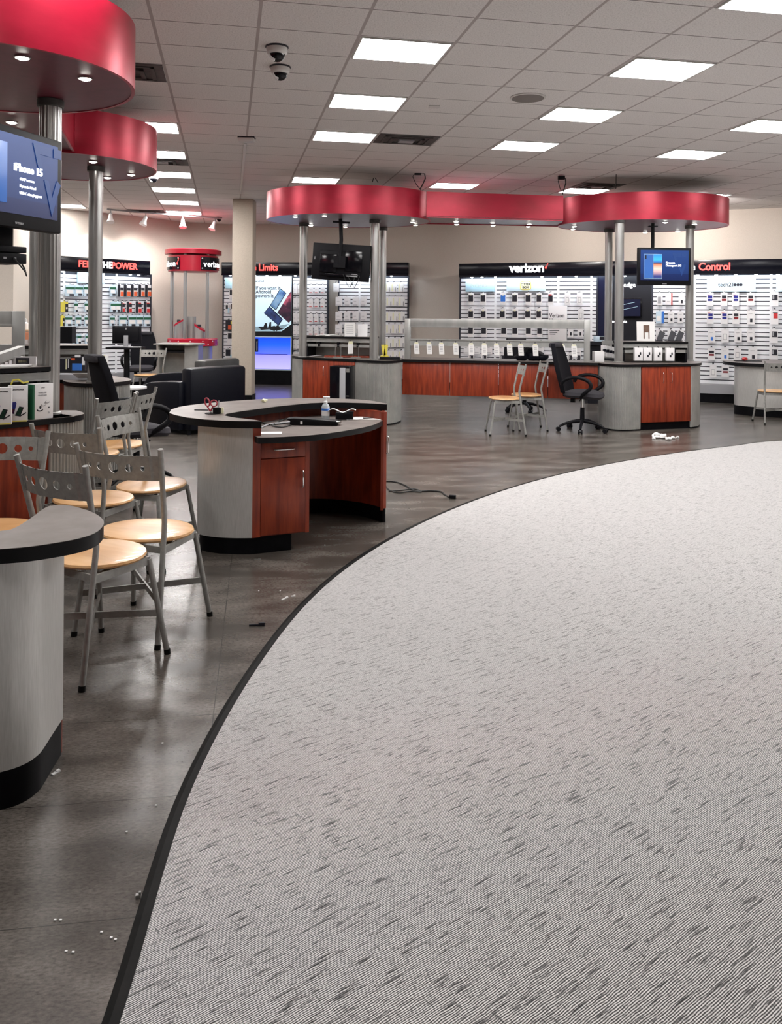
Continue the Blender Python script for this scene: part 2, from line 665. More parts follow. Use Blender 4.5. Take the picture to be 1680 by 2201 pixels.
e1 = (cgrid(1, 0) - cgrid(0, 0)).to_2d()
e2 = (cgrid(0, 1) - cgrid(0, 0)).to_2d()
gi = Matrix(((e1.x, e2.x), (e1.y, e2.y))).inverted()
c = MB()
c.box(XL, YB, CZ, XR, YF, CZ + .1)
co = c.build('ceiling', M['ceil'], smooth=False)
uvl = co.data.uv_layers.new(name='grid')
for lp in co.data.loops:
    p = co.data.vertices[lp.vertex_index].co.to_2d() - cgrid(0, 0).to_2d()
    uvl.data[lp.index].uv = gi @ p
struct(co)

# walls: faceted path along the shop's back wall, then plain side and rear walls
WP = [(-9.5, 12.6), (-7.6, 13.7), (-6.45, 14.3), (-6.42, 15.15), (-5.1, 16.6), (-4.3, 17.7), (-3.5, 18.0), (-.3, 17.69), (.5, 17.56), (1.0, 17.25), (1.5, 16.8), (2.2, 16.42), (4.05, 15.66), (7.6, 14.2), (9.5, 13.9)]
w = MB()
w.ribbon(WP, 0, CZ, .12)
struct(w.build('wall_back', M['wall']))
w = MB(); w.box(XL - .1, YB, 0, XL, YF, CZ); struct(w.build('wall_left', M['wallroom'], smooth=False))
w = MB(); w.box(XR, YB, 0, XR + .1, YF, CZ); struct(w.build('wall_right', M['wallroom'], smooth=False))
w = MB(); w.box(XL, YB - .1, 0, XR, YB, CZ); struct(w.build('wall_rear', M['wallroom'], smooth=False))
w = MB(); w.ribbon([(p[0], p[1] - .012) for p in WP], 0, .12, .011)
struct(w.build('baseboard_back', M['kick'], smooth=False))

# column
cw = MB()
pc = at(523, 700, 14.1)
cw.box(pc.x - .17, 13.95, 0, pc.x + .17, 14.3, CZ)
struct(cw.build('column', M['column'], bevel=.012))
cw = MB()
cw.box(pc.x - .18, 13.94, 0, pc.x + .18, 14.31, .13)
struct(cw.build('baseboard_column', M['kick'], smooth=False))

# carpet: outer edge of its rubber strip traced on the floor
EDGE_PX = [(229, 2201), (246, 2108), (290, 1975), (327, 1853), (351, 1774), (379, 1709), (403, 1658), (440, 1583), (477, 1522), (516, 1459), (549, 1415), (590, 1355),
           (638, 1299), (686, 1254), (742, 1212), (793, 1180), (840, 1150), (922, 1109), (1009, 1074), (1107, 1040), (1229, 1008), (1332, 991), (1460, 970), (1562, 958), (1680, 947)]
E0 = [Vector((-.42, -5.9)), Vector((-.46, -2)), Vector((-.53, .3)), Vector((-.575, 1.1)), Vector((-.592, 1.5))] + [onz(x, y, 0).to_2d() for x, y in EDGE_PX] + [Vector((7.2, 10.9)), Vector((9.45, 11.2))]


def catmull(P, k=5):
    out = []
    for i in range(len(P) - 1):
        a, b, c2, d = P[max(i - 1, 0)], P[i], P[i + 1], P[min(i + 2, len(P) - 1)]
        for q in range(k):
            t = q / k
            out.append(.5 * ((2 * b) + (-a + c2) * t + (2 * a - 5 * b + 4 * c2 - d) * t * t + (-a + 3 * b - 3 * c2 + d) * t ** 3))
    out.append(P[-1])
    return out


# smooth measured noise a little
for _ in range(2):
    E0 = [E0[0]] + [(E0[i - 1] + 2 * E0[i] + E0[i + 1]) / 4 if 2 < i < len(E0) - 3 else E0[i] for i in range(1, len(E0) - 1)] + [E0[-1]]
EC = catmull(E0)
ins = []
for i, p in enumerate(EC):
    t = (EC[min(i + 1, len(EC) - 1)] - EC[max(i - 1, 0)]).normalized()
    ins.append(p + Vector((t.y, -t.x)) * .04)
s = MB()
for i in range(len(EC) - 1):
    a, b, c2, d = EC[i], EC[i + 1], ins[i + 1], ins[i]
    m0, m1 = a.lerp(d, .45), b.lerp(c2, .45)
    s.poly([(a.x, a.y, .001), (b.x, b.y, .001), (m1.x, m1.y, .008), (m0.x, m0.y, .008)])
    s.poly([(m0.x, m0.y, .008), (m1.x, m1.y, .008), (c2.x, c2.y, .009), (d.x, d.y, .009)])
    s.poly([(d.x, d.y, .009), (c2.x, c2.y, .009), (c2.x, c2.y, .0005), (d.x, d.y, .0005)])
so = s.build('carpet_edge_strip', M['rubber'])
tag(so, 'long curved black rubber transition strip between carpet and dark floor', 'edge strip')
s = MB()
out = [(p.x, p.y) for p in ins] + [(9.45, -5.9)]
s.prism(out, .0012, .0075)
tag(s.build('carpet', M['carpet'], smooth=False), 'pale grey flecked loop-pile carpet filling the right side of the shop', 'carpet')

# ------------------------------------------------------------------ ceiling fixtures
def cell_poly(u0, v0, u1, v1, z):
    o = cgrid(0, 0)
    return [((cgrid(u, v) - o).x, (cgrid(u, v) - o).y, z) for u, v in ((u0, v0), (u1, v0), (u1, v1), (u0, v1))]


def slab(b, u0, v0, u1, v1, z0, z1):
    P = cell_poly(u0, v0, u1, v1, 0)
    return b.prism([(p[0], p[1]) for p in P], z0, z1)


troffer = thing('ceiling_light', 'x', 'ceiling light', cgrid(0, 0, CZ), group='lit ceiling panels')
b = MB()
for q in ((.02, .015, .98, .035), (.02, .965, .98, .985), (.02, .035, .04, .965), (.96, .035, .98, .965)):
    slab(b, *q, -.012, -.001)
b.build('light_frame', M['domewhite'], troffer, smooth=False)
b = MB(); slab(b, .04, .035, .96, .965, -.008, -.002)
b.build('diffuser', M['panel'], troffer, smooth=False)
register(troffer)
LIGHTS = [
    (2, 0, 'bright square ceiling panel, nearest of the middle row beside the dome cameras'),
    (2, 3, 'second lit ceiling panel of the middle row, level with the blank smoke sensor'),
    (2, 6, 'third lit ceiling panel of the middle row, beside the dusty square air vent'),
    (2, 12, 'lit ceiling panel just above the left round end of the far red canopy'),
    (5, -3, 'lit ceiling panel cut by the top right corner of the photo'),
    (5, 0, 'large lit ceiling panel right of centre, farther from the round speaker'),
    (5, 3, 'lit ceiling panel just beyond the round ceiling speaker'),
    (5, 6, 'lit ceiling panel straight above the left part of the right canopy lobe'),
    (5, 12, 'lit ceiling panel above the straight middle of the far red canopy'),
    (8, 3, 'lit ceiling panel cut by the right edge of the photo'),
    (8, 6, 'lit ceiling panel above the right round end of the far red canopy'),
    (8, 12, 'lit ceiling panel touching the join of the far canopy and its right lobe'),
    (11, 12, 'small sliver of lit ceiling panel beside the right tip of the far canopy'),
    (-1, 6, 'lit ceiling panel beside the top of the second near red canopy'),
    (-1, 9, 'lit ceiling panel between the second near canopy and the left vent'),
    (-1, 12, 'lit ceiling panel in the left row, third from the near canopy'),
    (-1, 15, 'lit ceiling panel in the left row, just past the small dome camera'),
    (-1, 18, 'lit ceiling panel in the left row, second from the track lights'),
    (-1, 21, 'lit ceiling panel in the left row, right above the track lights'),
    (-4, 20, 'lit ceiling panel between the big steel pole and the thinner second pole'),
]
HIDDEN = [(-1, -8), (-4, 2), (-4, 8), (-4, 14), (-7, 6), (-7, 14), (-1, -3), (-4, -5), (8, -3), (11, 0), (11, 6), (14, 9), (14, 16)]
first = True
for j, r, lab in LIGHTS + [(a, q, 'lit ceiling panel outside the picture') for a, q in HIDDEN]:
    p = cgrid(j, r, CZ)
    if not (XL < p.x < XR - .7 and YB < p.y < 17.6):
        continue
    if first:
        troffer.location = p
        troffer['label'] = lab
        first = False
    else:
        dup(troffer, p, label=lab, group='lit ceiling panels')


def vent(j, r, label):
    t = thing('air_vent', label, 'air vent', cgrid(j, r, CZ), group='dark ceiling air vents')
    b = MB(); slab(b, .02, .02, .98, .98, -.006, -.001); b.build('vent_frame', M['ventdark'], t, smooth=False)
    for k, (z, q) in enumerate(((-.016, .12), (-.024, .24))):
        b = MB()
        for s4 in ((q, q, 1 - q, q + .05), (q, .95 - q, 1 - q, 1 - q), (q, q, q + .05, 1 - q), (.95 - q, q, 1 - q, 1 - q)):
            slab(b, *s4, z, -.002)
        b.build('vent_louver', M['ventdark'], t, smooth=False)
    b = MB(); slab(b, .38, .38, .62, .62, -.03, -.002); b.build('vent_core', M['grey'], t, smooth=False)
    return t


vent(3, 6, 'dusty dark square air vent beside a lit panel above the shop middle')
vent(-1, 2, 'dark air vent half hidden by the nearest red canopy')
vent(-1, 10, 'dark air vent squeezed between lit panels beside the second near canopy')
vent(8, 11, 'dark air vent above the right lobe of the far canopy')
vent(-2, 21, 'long dark air vent above the track lights')

t = thing('ceiling_speaker', 'round flat grey speaker grille in the ceiling tiles', 'speaker', onz(1134, 209, CZ))
b = MB(); b.lathe([(.155, -.001), (.155, -.008), (.14, -.012)], 32); b.build('speaker_rim', M['domewhite'], t)
b = MB(); b.lathe([(.14, -.002), (.139, -.014), (.02, -.017)], 32); b.build('grille', M['speaker'], t)


def dome(name, x, y, label, s=1.0):
    t = thing(name, label, 'security camera', onz(x, y, CZ), group=None)
    b = MB(); b.lathe([(.082 * s, 0), (.084 * s, -.008), (.076 * s, -.012)], 24); b.build('black_gasket', M['dark'], t)
    b = MB(); b.lathe([(.076 * s, -.01), (.074 * s, -.045 * s), (.062 * s, -.058 * s)], 24); b.build('housing', M['domewhite'], t)
    pr = [(.058 * s * math.cos(a), -.056 * s - .055 * s * math.sin(a)) for a in [k * PI / 2 / 7 for k in range(8)]]
    b = MB(); b.lathe(pr, 20); b.build('smoked_dome', M['gloss'], t)
    b = MB(); b.tube([(-.05 * s, -.026 * s, -.062 * s), (-.035 * s, -.03 * s, -.09 * s), (-.01 * s, -.03 * s, -.105 * s)], .012 * s); b.build('lens_shroud', M['white'], t)
    return t


dome('dome_camera', 595, 100, 'white and black dome camera, upper of two between ceiling panels')
dome('dome_camera', 602, 143, 'white and black dome camera, lower of two between ceiling panels', .98)
dome('dome_camera', 330, 377, 'small dome camera peeking out under the second near canopy', .9)
dome('dome_camera', 470, 467, 'tiny dark dome camera high above the red kiosk', .8)

t = thing('smoke_sensor', 'small pale box with black top on the ceiling left of centre', 'sensor', onz(530, 295, CZ))
b = MB(); b.box(-.09, -.05, -.012, .09, .05, 0); b.build('mounting_plate', M['dark'], t)
b = MB(); b.box(-.085, -.06, -.055, .085, .05, -.012); b.build('sensor_body', M['domewhite'], t, bevel=.008)
t = thing('exit_blank', 'tiny flat white sensor plate on a ceiling tile near the panels', 'sensor', onz(933, 229, CZ))
t.name = 'ceiling_sensor_plate'
b = MB(); b.box(-.05, -.05, -.006, .05, .05, 0); b.build('plate', M['domewhite'], t, bevel=.002)

# pale cable raceway running from the column to the smoke sensor
b = MB()
a0, a1 = onz(527, 306, CZ), onz(517, 415, CZ)
b.bar((a0.x, a0.y, CZ - .008), (a1.x, a1.y, CZ - .008), .03, .014)
tag(b.build('cable_raceway', M['domewhite']), 'thin pale cable raceway on the ceiling from sensor to column', 'raceway')

# track lights
tr = thing('track_light', 'white track light rail with four spotlight heads by the left wall', 'track light')
pts = [onz(232, 452, CZ - .04), onz(345, 468, CZ - .04), onz(470, 486, CZ - .04)]
dirs = (pts[2] - pts[0])
b = MB()
P0, P1 = Vector((pts[0].x, 15.3, CZ - .03)), Vector((at(470, 486, 16.6).x, 16.6, CZ - .03))
b.bar(P0, P1, .035, .03)
b.build('rail', M['grey'], tr)
for k, f in enumerate((.03, .33, .66, .96)):
    p = P0.lerp(P1, f)
    hd = bpy.data.objects.new('spotlight_head', None)
    COL.objects.link(hd)
    hd.parent = tr
    hd.location = p
    b = MB(); b.tube([(0, 0, -.01), (0, 0, -.07)], .012); b.box(-.02, -.02, -.1, .02, .02, -.06)
    b.build('stem', M['grey'], hd)
    b = MB(); b.lathe([(.03, 0), (.035, -.03), (.04, -.08), (.065, -.15), (.07, -.17)], 16, M=Matrix.Translation((0, 0, -.08)) @ Matrix.Rotation(-.35, 4, 'X') @ Matrix.Rotation(.25 if k % 2 else -.1, 4, 'Y'))
    b.build('shade', M['white'], hd)
    ld = bpy.data.lights.new('track_lamp', 'SPOT')
    ld.energy, ld.spot_size, ld.spot_blend, ld.shadow_soft_size, ld.color = (60, 45, 10, 8)[k], 1.5, .9, .05, (1, .93, .88)
    lo = bpy.data.objects.new('track_lamp', ld)
    COL.objects.link(lo)
    lo.parent = hd
    tgt = Vector((-5.6 + .55 * k, 15.9 + .6 * k, 2.6)) - Vector(p)
    lo.location = (0, .06, -.27)
    lo.rotation_euler = tgt.to_track_quat('-Z', 'Y').to_euler()


# unseen track added behind the far canopy's right lobe to wash the wall
tr2 = thing('track_light', 'unseen track light added behind the right lobe of the far canopy', 'track light')
b = MB(); b.bar((3.2, 13.15, CZ - .03), (5.0, 12.9, CZ - .03), .035, .03); b.build('rail', M['grey'], tr2)
for k, (x, y, tx, ty, tz) in enumerate(((3.4, 13.12, 2.2, 16.3, 2.9), (4.1, 13.02, 4.6, 15.4, 2.85), (4.8, 12.93, 6.2, 14.8, 2.8))):
    hd = bpy.data.objects.new('spotlight_head', None)
    COL.objects.link(hd)
    hd.parent = tr2
    hd.location = (x, y, CZ - .04)
    b = MB(); b.lathe([(.03, 0), (.035, -.03), (.04, -.06), (.06, -.11)], 16, M=Matrix.Rotation(-.9, 4, 'X')); b.build('shade', M['white'], hd)
    ld = bpy.data.lights.new('track_lamp', 'SPOT')
    ld.energy, ld.spot_size, ld.spot_blend, ld.shadow_soft_size, ld.color = 75, 1.5, .9, .05, (1, .93, .88)
    lo = bpy.data.objects.new('track_lamp', ld)
    COL.objects.link(lo)
    lo.parent = hd
    lo.location = (0, .14, -.10)
    lo.rotation_euler = (Vector((tx, ty, tz)) - Vector((x, y + .14, CZ - .14))).to_track_quat('-Z', 'Y').to_euler()


# ------------------------------------------------------------------ canopies
ZB, ZT = 2.79, 3.16


def ring(cx, cy, rx, ry, a0=0, a1=2 * PI, n=72):
    return [(cx + rx * math.cos(a0 + (a1 - a0) * k / n), cy + ry * math.sin(a0 + (a1 - a0) * k / n)) for k in range(n + (0 if abs(a1 - a0 - 2 * PI) < 1e-6 else 1))]


def canopy(label, lobes, barq, lamps, soff, wires=()):
    t = thing('canopy', label, 'canopy', (lobes[0][0], lobes[0][1], ZB))
    L = Vector((-lobes[0][0], -lobes[0][1], -ZB))
    T = Matrix.Translation(L)
    for (cx, cy, rx, ry), sf in zip(lobes, soff if isinstance(soff, list) else [soff, soff]):
        b = MB(); b.ribbon(ring(cx, cy, rx, ry), ZB, ZT, .02, closed=True)
        b.build('lobe_fascia', M['red'], t, M=T)
        b = MB(); b.ribbon(ring(cx, cy, rx - .022, ry - .022), ZB + .022, ZT - .004, .006, closed=True); b.prism(ring(cx, cy, rx - .03, ry - .03), ZB + .0205, ZB + .026)
        b.build('added_dark_liner', M['liner'], t, M=T)  # unseen liner added to keep the red glow off the ceiling
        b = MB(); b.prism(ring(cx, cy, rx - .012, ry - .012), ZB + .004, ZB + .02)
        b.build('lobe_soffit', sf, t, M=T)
    if barq:
        b = MB()
        for a, q in ((0, 1), (3, 2)):
            b.ribbon([barq[a], barq[q]], ZB + .012, ZT - .01, .02 if a == 0 else -.02)
        b.build('bridge_fascia', M['red'], t, M=T)
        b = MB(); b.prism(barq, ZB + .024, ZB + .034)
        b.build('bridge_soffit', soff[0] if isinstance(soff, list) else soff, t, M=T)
    for x, y in lamps:
        d = bpy.data.objects.new('downlight', None)
        COL.objects.link(d)
        d.parent = t
        d.location = (x - lobes[0][0], y - lobes[0][1], 0)
        b = MB(); b.lathe([(.040, .003), (.041, -.004), (.034, -.006), (.032, .002)], 16); b.build('trim_ring', M['chrome'], d)
        b = MB(); b.lathe([(.032, .0), (.030, -.008), (.015, -.014)], 14); b.build('lamp', M['lamp'], d)
    for wv in wires:
        b = MB(); b.tube(wv, .006, 6); b.build('suspension_wire', M['cable'], t, M=T)
    return t


# near canopy with two lobes
N1, N2 = (-2.27, 4.70, .79, .77), (-2.90, 7.52, .76, .76)
NB = [(-2.13, 5.1), (-2.62, 6.95), (-3.3, 6.75), (-2.85, 4.95)]
nl = []
for x, y in ((48, 123), (183, 168), (-30, 232), (25, 262), (45, 290), (-40, 140)):
    p = onz(x, y, ZB); nl.append((p.x, p.y))
for x, y in ((231, 381), (282, 375), (200, 347)):
    p = onz(x, y, ZB); nl.append((p.x, p.y))
canopy('large red canopy over the near counters with two round lobes and dark underside', [N1, N2], NB, nl, M['soffit'])

# far canopy
FL, FR = (-.60, 11.68, 1.14, .92), (3.60, 12.05, 1.20, .90)
pA, pB = onz(916, 469, ZB), onz(1210, 477, ZB)
FB = [(pA.x, pA.y), (pB.x, pB.y), (pB.x + .1, pB.y + .75), (pA.x - .1, pA.y + .85)]
fl = []
for x, y in ((634, 465.5), (697, 463), (668, 484), (742, 487), (887, 477), (893, 483), (980, 476), (981, 481.5), (1058, 478), (1059, 484), (1137, 481), (1135, 486.5), (1234, 486), (1231, 492), (1386, 499), (1429, 477.5), (1456, 497), (1492, 481)):
    p = onz(x, y, ZB); fl.append((p.x, p.y))
cw1 = [[onz(812, 393, ZT), onz(802, 374, CZ)], [onz(800, 393, ZT), onz(810, 373, CZ)]]
wz = lambda x, y, d: tuple(at(x, y, d))
wires = [[wz(800, 391, 11.6), wz(806, 372, 11.8)], [wz(812, 392, 11.6), wz(799, 371, 11.8)], [wz(1323, 406, 11.6), wz(1324, 370, 11.2)]]
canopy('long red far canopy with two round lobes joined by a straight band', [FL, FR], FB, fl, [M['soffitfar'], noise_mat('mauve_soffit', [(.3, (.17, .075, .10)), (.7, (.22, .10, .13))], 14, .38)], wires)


def plug_wire(x, y, label, m):
    t = thing('wire_drop', label, 'wire', at(x, y, 11.3))
    b = MB(); b.box(-.045, -.03, -.025, .045, .03, .025); b.build('junction_plug', M['plastic'], t, bevel=.006)
    b = MB(); b.tube([(.04 * m, 0, 0), (.09 * m, 0, -.01), (.1 * m, 0, -.07), (.07 * m, 0, -.14), (.03 * m, 0, -.22)], .008, 6); b.build('cord', M['cable'], t)
    b = MB(); b.tube([(-.04 * m, 0, 0), (-.07 * m, 0, -.05), (-.03 * m, 0, -.14), (.04 * m, 0, -.23)], .005, 6); b.build('cord', M['cable'], t)
    return t


plug_wire(898, 372, 'black plug and looped wire above the left lobe of the far canopy', 1)
plug_wire(1206, 382, 'black plug and looped wire at the right end of the canopy band', .6)


def pole(label, x, d, z0, r=.06, fluted=False):
    p = at(x, 675, d)
    t = thing('support_pole', label, 'pole', (p.x, d, z0))
    h = ZB - z0
    b = MB()
    n = 40
    lo = [b.v(((r + (.0035 if (fluted and k % 2) else 0)) * math.cos(2 * PI * k / n), (r + (.0035 if (fluted and k % 2) else 0)) * math.sin(2 * PI * k / n), 0)) for k in range(n)]
    hi = [b.v((v.co.x, v.co.y, h)) for v in lo]
    for k in range(n):
        b.face([lo[k], lo[(k + 1) % n], hi[(k + 1) % n], hi[k]])
    b.face(hi)
    b.build('shaft', M['pole'], t)
    b = MB(); b.lathe([(r + .012, h - .045), (r + .016, h - .04), (r + .016, h - .002)], 32); b.build('collar', M['ventdark'], t)
    b = MB(); b.lathe([(r + .014, 0), (r + .014, .012), (r + .002, .016)], 32); b.build('foot_ring', M['pole'], t)
    return t


pole('thick silver steel pole at the left in front of the display wall', 105, 5.12, .872, .062, True)
pole('silver steel pole rising right of the thick near pole', 204, 7.45, .872, .06)
pole('dark shaded pole just behind and left of the thick near pole', 77, 7.85, .872, .06)
pole('leftmost silver pole under the far canopy', 651, 12.0, .872, .056)
pole('silver pole in front under the left lobe of the far canopy', 804, 11.5, .872, .06)
pole('silver pole behind the front one under the left lobe', 821, 12.5, .872, .056)
pole('silver pole on the ribbed drum of the far right counter', 1330, 11.3, .872, .058)
pole('darker pole just behind left of the one on the right ribbed drum', 1307, 12.5, .872, .055)
pole('rightmost silver pole behind the lit hanging screen', 1481, 11.9, .872, .056)


# ------------------------------------------------------------------ screens
def screen_parts(t, w, h, lit, back=False):
    """TV in the x-z plane, screen towards -y, centre at the origin"""
    b = MB(); b.box(-w / 2, -.03, -h / 2, w / 2, .03, h / 2); b.box(-w * .36, .03, -h * .38, w * .36, .06, h * .3)
    b.build('casing', M['plastic'], t, bevel=.008)
    b = MB()
    bz = .035
    b.box(-w / 2 + bz, -.0325, -h / 2 + bz * 1.9, w / 2 - bz, -.029, h / 2 - bz)
    return b.build('display', lit, t, smooth=False)


M['tvblue'] = grad_mat('promo_screen_blue', [(0, (.002, .008, .05)), (.24, (.003, .012, .07)), (.26, (.005, .022, .10)), (1, (.008, .035, .15))], .45, 'Z', (-.2, .2))
M['tvpale'] = mat('screen_pale_blue', (.03, .10, .32), .3, emit=.4)
M['tvmark'] = mat('screen_tick_mark', (.012, .04, .15), .3, emit=.4)
M['tvwhite'] = mat('screen_white', (.9, .9, .9), .3, emit=1.0)
M['tvphone'] = grad_mat('screen_phone_sunset', [(0, (.02, .03, .12)), (.35, (.6, .35, .3)), (.55, (.45, .12, .06)), (.62, (.02, .02, .05)), (.8, (.03, .25, .7)), (1, (.02, .15, .5))], .8, 'Z', (-.13, .15))


def flatbox(t, name, x0, z0, x1, z1, m, y=-.034, th=.002):
    b = MB(); b.box(x0, y - th, z0, x1, y, z1)
    return b.build(name, m, t, smooth=False)


def flatpoly(t, name, pts, m, y=-.034, th=.002):
    b = MB()
    A = [b.v((p[0], y - th, p[1])) for p in pts]
    B = [b.v((p[0], y, p[1])) for p in pts]
    b.face(A)
    b.face(B[::-1])
    for i in range(len(pts)):
        b.face([A[i], A[(i + 1) % len(pts)], B[(i + 1) % len(pts)], B[i]])
    return b.build(name, m, t, smooth=False)


def tick_mark(t, ox, oz, s):
    flatpoly(t, 'screen_graphic', [(ox - .11 * s, oz + .17 * s), (ox + .03 * s, oz + .17 * s), (ox + .03 * s, oz + .12 * s), (ox - .055 * s, oz + .12 * s), (ox - .03 * s, oz + .04 * s), (ox - .065 * s, oz + .04 * s)], M['tvmark'])
    flatpoly(t, 'screen_graphic', [(ox - .02 * s, oz - .01 * s), (ox + .015 * s, oz - .01 * s), (ox + .045 * s, oz - .1 * s), (ox + .085 * s, oz - .0 * s), (ox + .115 * s, oz - .02 * s), (ox + .045 * s, oz - .2 * s)], M['tvmark'])
    flatbox(t, 'screen_graphic', ox + .055 * s, oz + .12 * s, ox + .12 * s, oz + .17 * s, M['tvmark'])


# near TV on the left, facing right and a little towards the camera
pr_, pl_ = at(122, 403, 4.42), at(0, 382, 4.02)
dv = (Vector((pr_.x, 4.42)) - Vector((pl_.x, 4.02))).normalized()
TW, TH = .78, .485
cx_, cy_ = pr_.x - dv.x * TW / 2, 4.42 - dv.y * TW / 2
t = thing('television', 'black television with blue promo screen hanging at the left edge', 'television', (cx_, cy_, 2.15), math.atan2(dv.y, dv.x))
screen_parts(t, TW, TH, M['tvblue'])
text('screen_text', 'iPhone 15', .052, M['tvwhite'], t, (.13, -.035, .035), bold=.0012)
for k, s_ in enumerate(('48MP camera', 'Dynamic Island', 'USB-C charging port')):
    text('screen_text', s_, .019, M['tvwhite'], t, (.068, -.035, -.008 - .034 * k), align='LEFT')
tick_mark(t, .265, .03, .95)
b = MB()
b.box(-.24, -.037, -.13, -.02, -.034, .16); b.build('screen_graphic', M['tvpale'], t, bevel=.001)
b = MB(); b.ribbon([(x, z) for x, z in ring(0, 0, .02, .02, n=8)], 0, .001, .002, closed=True); b.bm.free()
text('brand_mark', 'DYNEX', .014, M['grey'], t, (.07, -.033, -.225), bold=.0005, sp=1.3)
hanger = MB(); hanger.box(-.05, .03, -.2, .05, .09, .2); hanger.tube([(0, .08, .1), (0, .08, ZB - 2.15)], .02); hanger.build('ceiling_bracket', M['plastic'], t)

p = at(8, 530, 4.15)
t = thing('media_player', 'black media player box slung under the near television', 'media player', (p.x - .1, 4.15, 2.15 - .485 / 2 - .17), .9)
b = MB(); b.box(-.17, -.1, 0, .17, .1, .05); b.box(-.17, -.1, .055, .17, .1, .085); b.build('player_body', M['plastic'], t, bevel=.004)
b = MB(); b.box(-.14, -.02, .07, .14, .02, .19); b.build('hanging_bracket', M['plastic'], t, bevel=.004)
b = MB(); b.tube([(.1, -.1, .03), (.14, -.14, -.04), (.17, -.1, -.06), (.19, -.04, -.02), (.175, 0, .04)], .004, 6); b.build('cord', M['cable'], t)
b = MB()
for k in range(5):
    b.box(-.1 + k * .05, -.102, .02, -.085 + k * .05, -.1, .03)
b.build('port_marks', M['grey'], t, smooth=False)

# far right TV
t = thing('television', 'black television with lit blue screen hanging over the far right counter', 'television', (at(1426, 573, 11.6).x, 11.6, at(1426, 573, 11.6).z), .03)
screen_parts(t, .74, .52, M['tvblue'])
flatbox(t, 'screen_graphic', -.285, -.165, -.165, .165, M['tvpale'])
flatbox(t, 'screen_graphic', -.155, -.165, -.04, .165, M['tvphone'])
for q in ((-.29, -.17, -.286, .17), (-.163, -.17, -.159, .17), (-.04, -.17, -.036, .17), (-.29, .166, -.036, .17), (-.29, -.17, -.036, -.166)):
    flatbox(t, 'screen_graphic', *q, M['skyblue'])
for q in ((-.275, .1, -.255, .15),):
    flatbox(t, 'screen_graphic', *q, M['dark'], y=-.036)
text('screen_text', 'Kyocera', .038, M['tvwhite'], t, (.015, -.035, .04), bold=.0008, align='LEFT')
text('screen_text', 'Durasport 5G', .038, M['tvwhite'], t, (.015, -.035, 0), bold=.0008, align='LEFT')
tick_mark(t, .2, .04, .85)
b = MB(); b.tube([(-.14, .05, .15), (-.14, .05, ZB - at(1426, 573, 11.6).z)], .024, 12); b.box(-.2, .02, ZB - at(1426, 573, 11.6).z - .05, -.08, .08, ZB - at(1426, 573, 11.6).z - .035)
b.build('ceiling_bracket', M['plastic'], t)
flatbox(t, 'brand_mark', -.03, -.245, .03, -.238, M['grey'])

# far left TV seen from behind
p = at(733, 564, 11.5)
t = thing('television', 'black television seen from behind, hanging near the left canopy poles', 'television', p, PI)
t.rotation_euler = (0, math.radians(-3.5), PI - .12)
screen_parts(t, .80, .50, M['gloss'])
b = MB(); b.box(-.3, .06, -.12, -.06, .08, .16); b.box(.05, .06, -.15, .28, .085, .1); b.box(-.26, .06, -.2, .2, .075, -.16); b.build('rear_cover', M['gloss'], t, bevel=.006)
b = MB(); b.tube([(0, .11, -.02), (0, .11, .3), (.03, .11, ZB - p.z)], .026, 12); b.box(-.08, .08, -.08, .08, .13, .08)
b.box(-.1, .09, ZB - p.z - .06, .13, .13, ZB - p.z - .035)
b.build('ceiling_bracket', M['plastic'], t)
b = MB()
for x0, x1, x2 in ((-.05, -.12, -.16), (-.1, -.2, -.22)):
    b.tube([(x0, .08, -.16), (x1, .1, -.3), (x2, .1, -.34), (x2 - .04, .1, -.26), (x2 - .06, .08, -.18)], .005, 6)
b.build('dangling_cables', M['cable'], t)
b = MB(); b.box(-.25, .087, -.19, -.1, .09, -.18); b.box(-.25, .087, -.16, -.17, .09, -.15); b.box(.36, .031, .02, .37, .035, .06); b.build('port_marks', M['grey'], t, smooth=False)


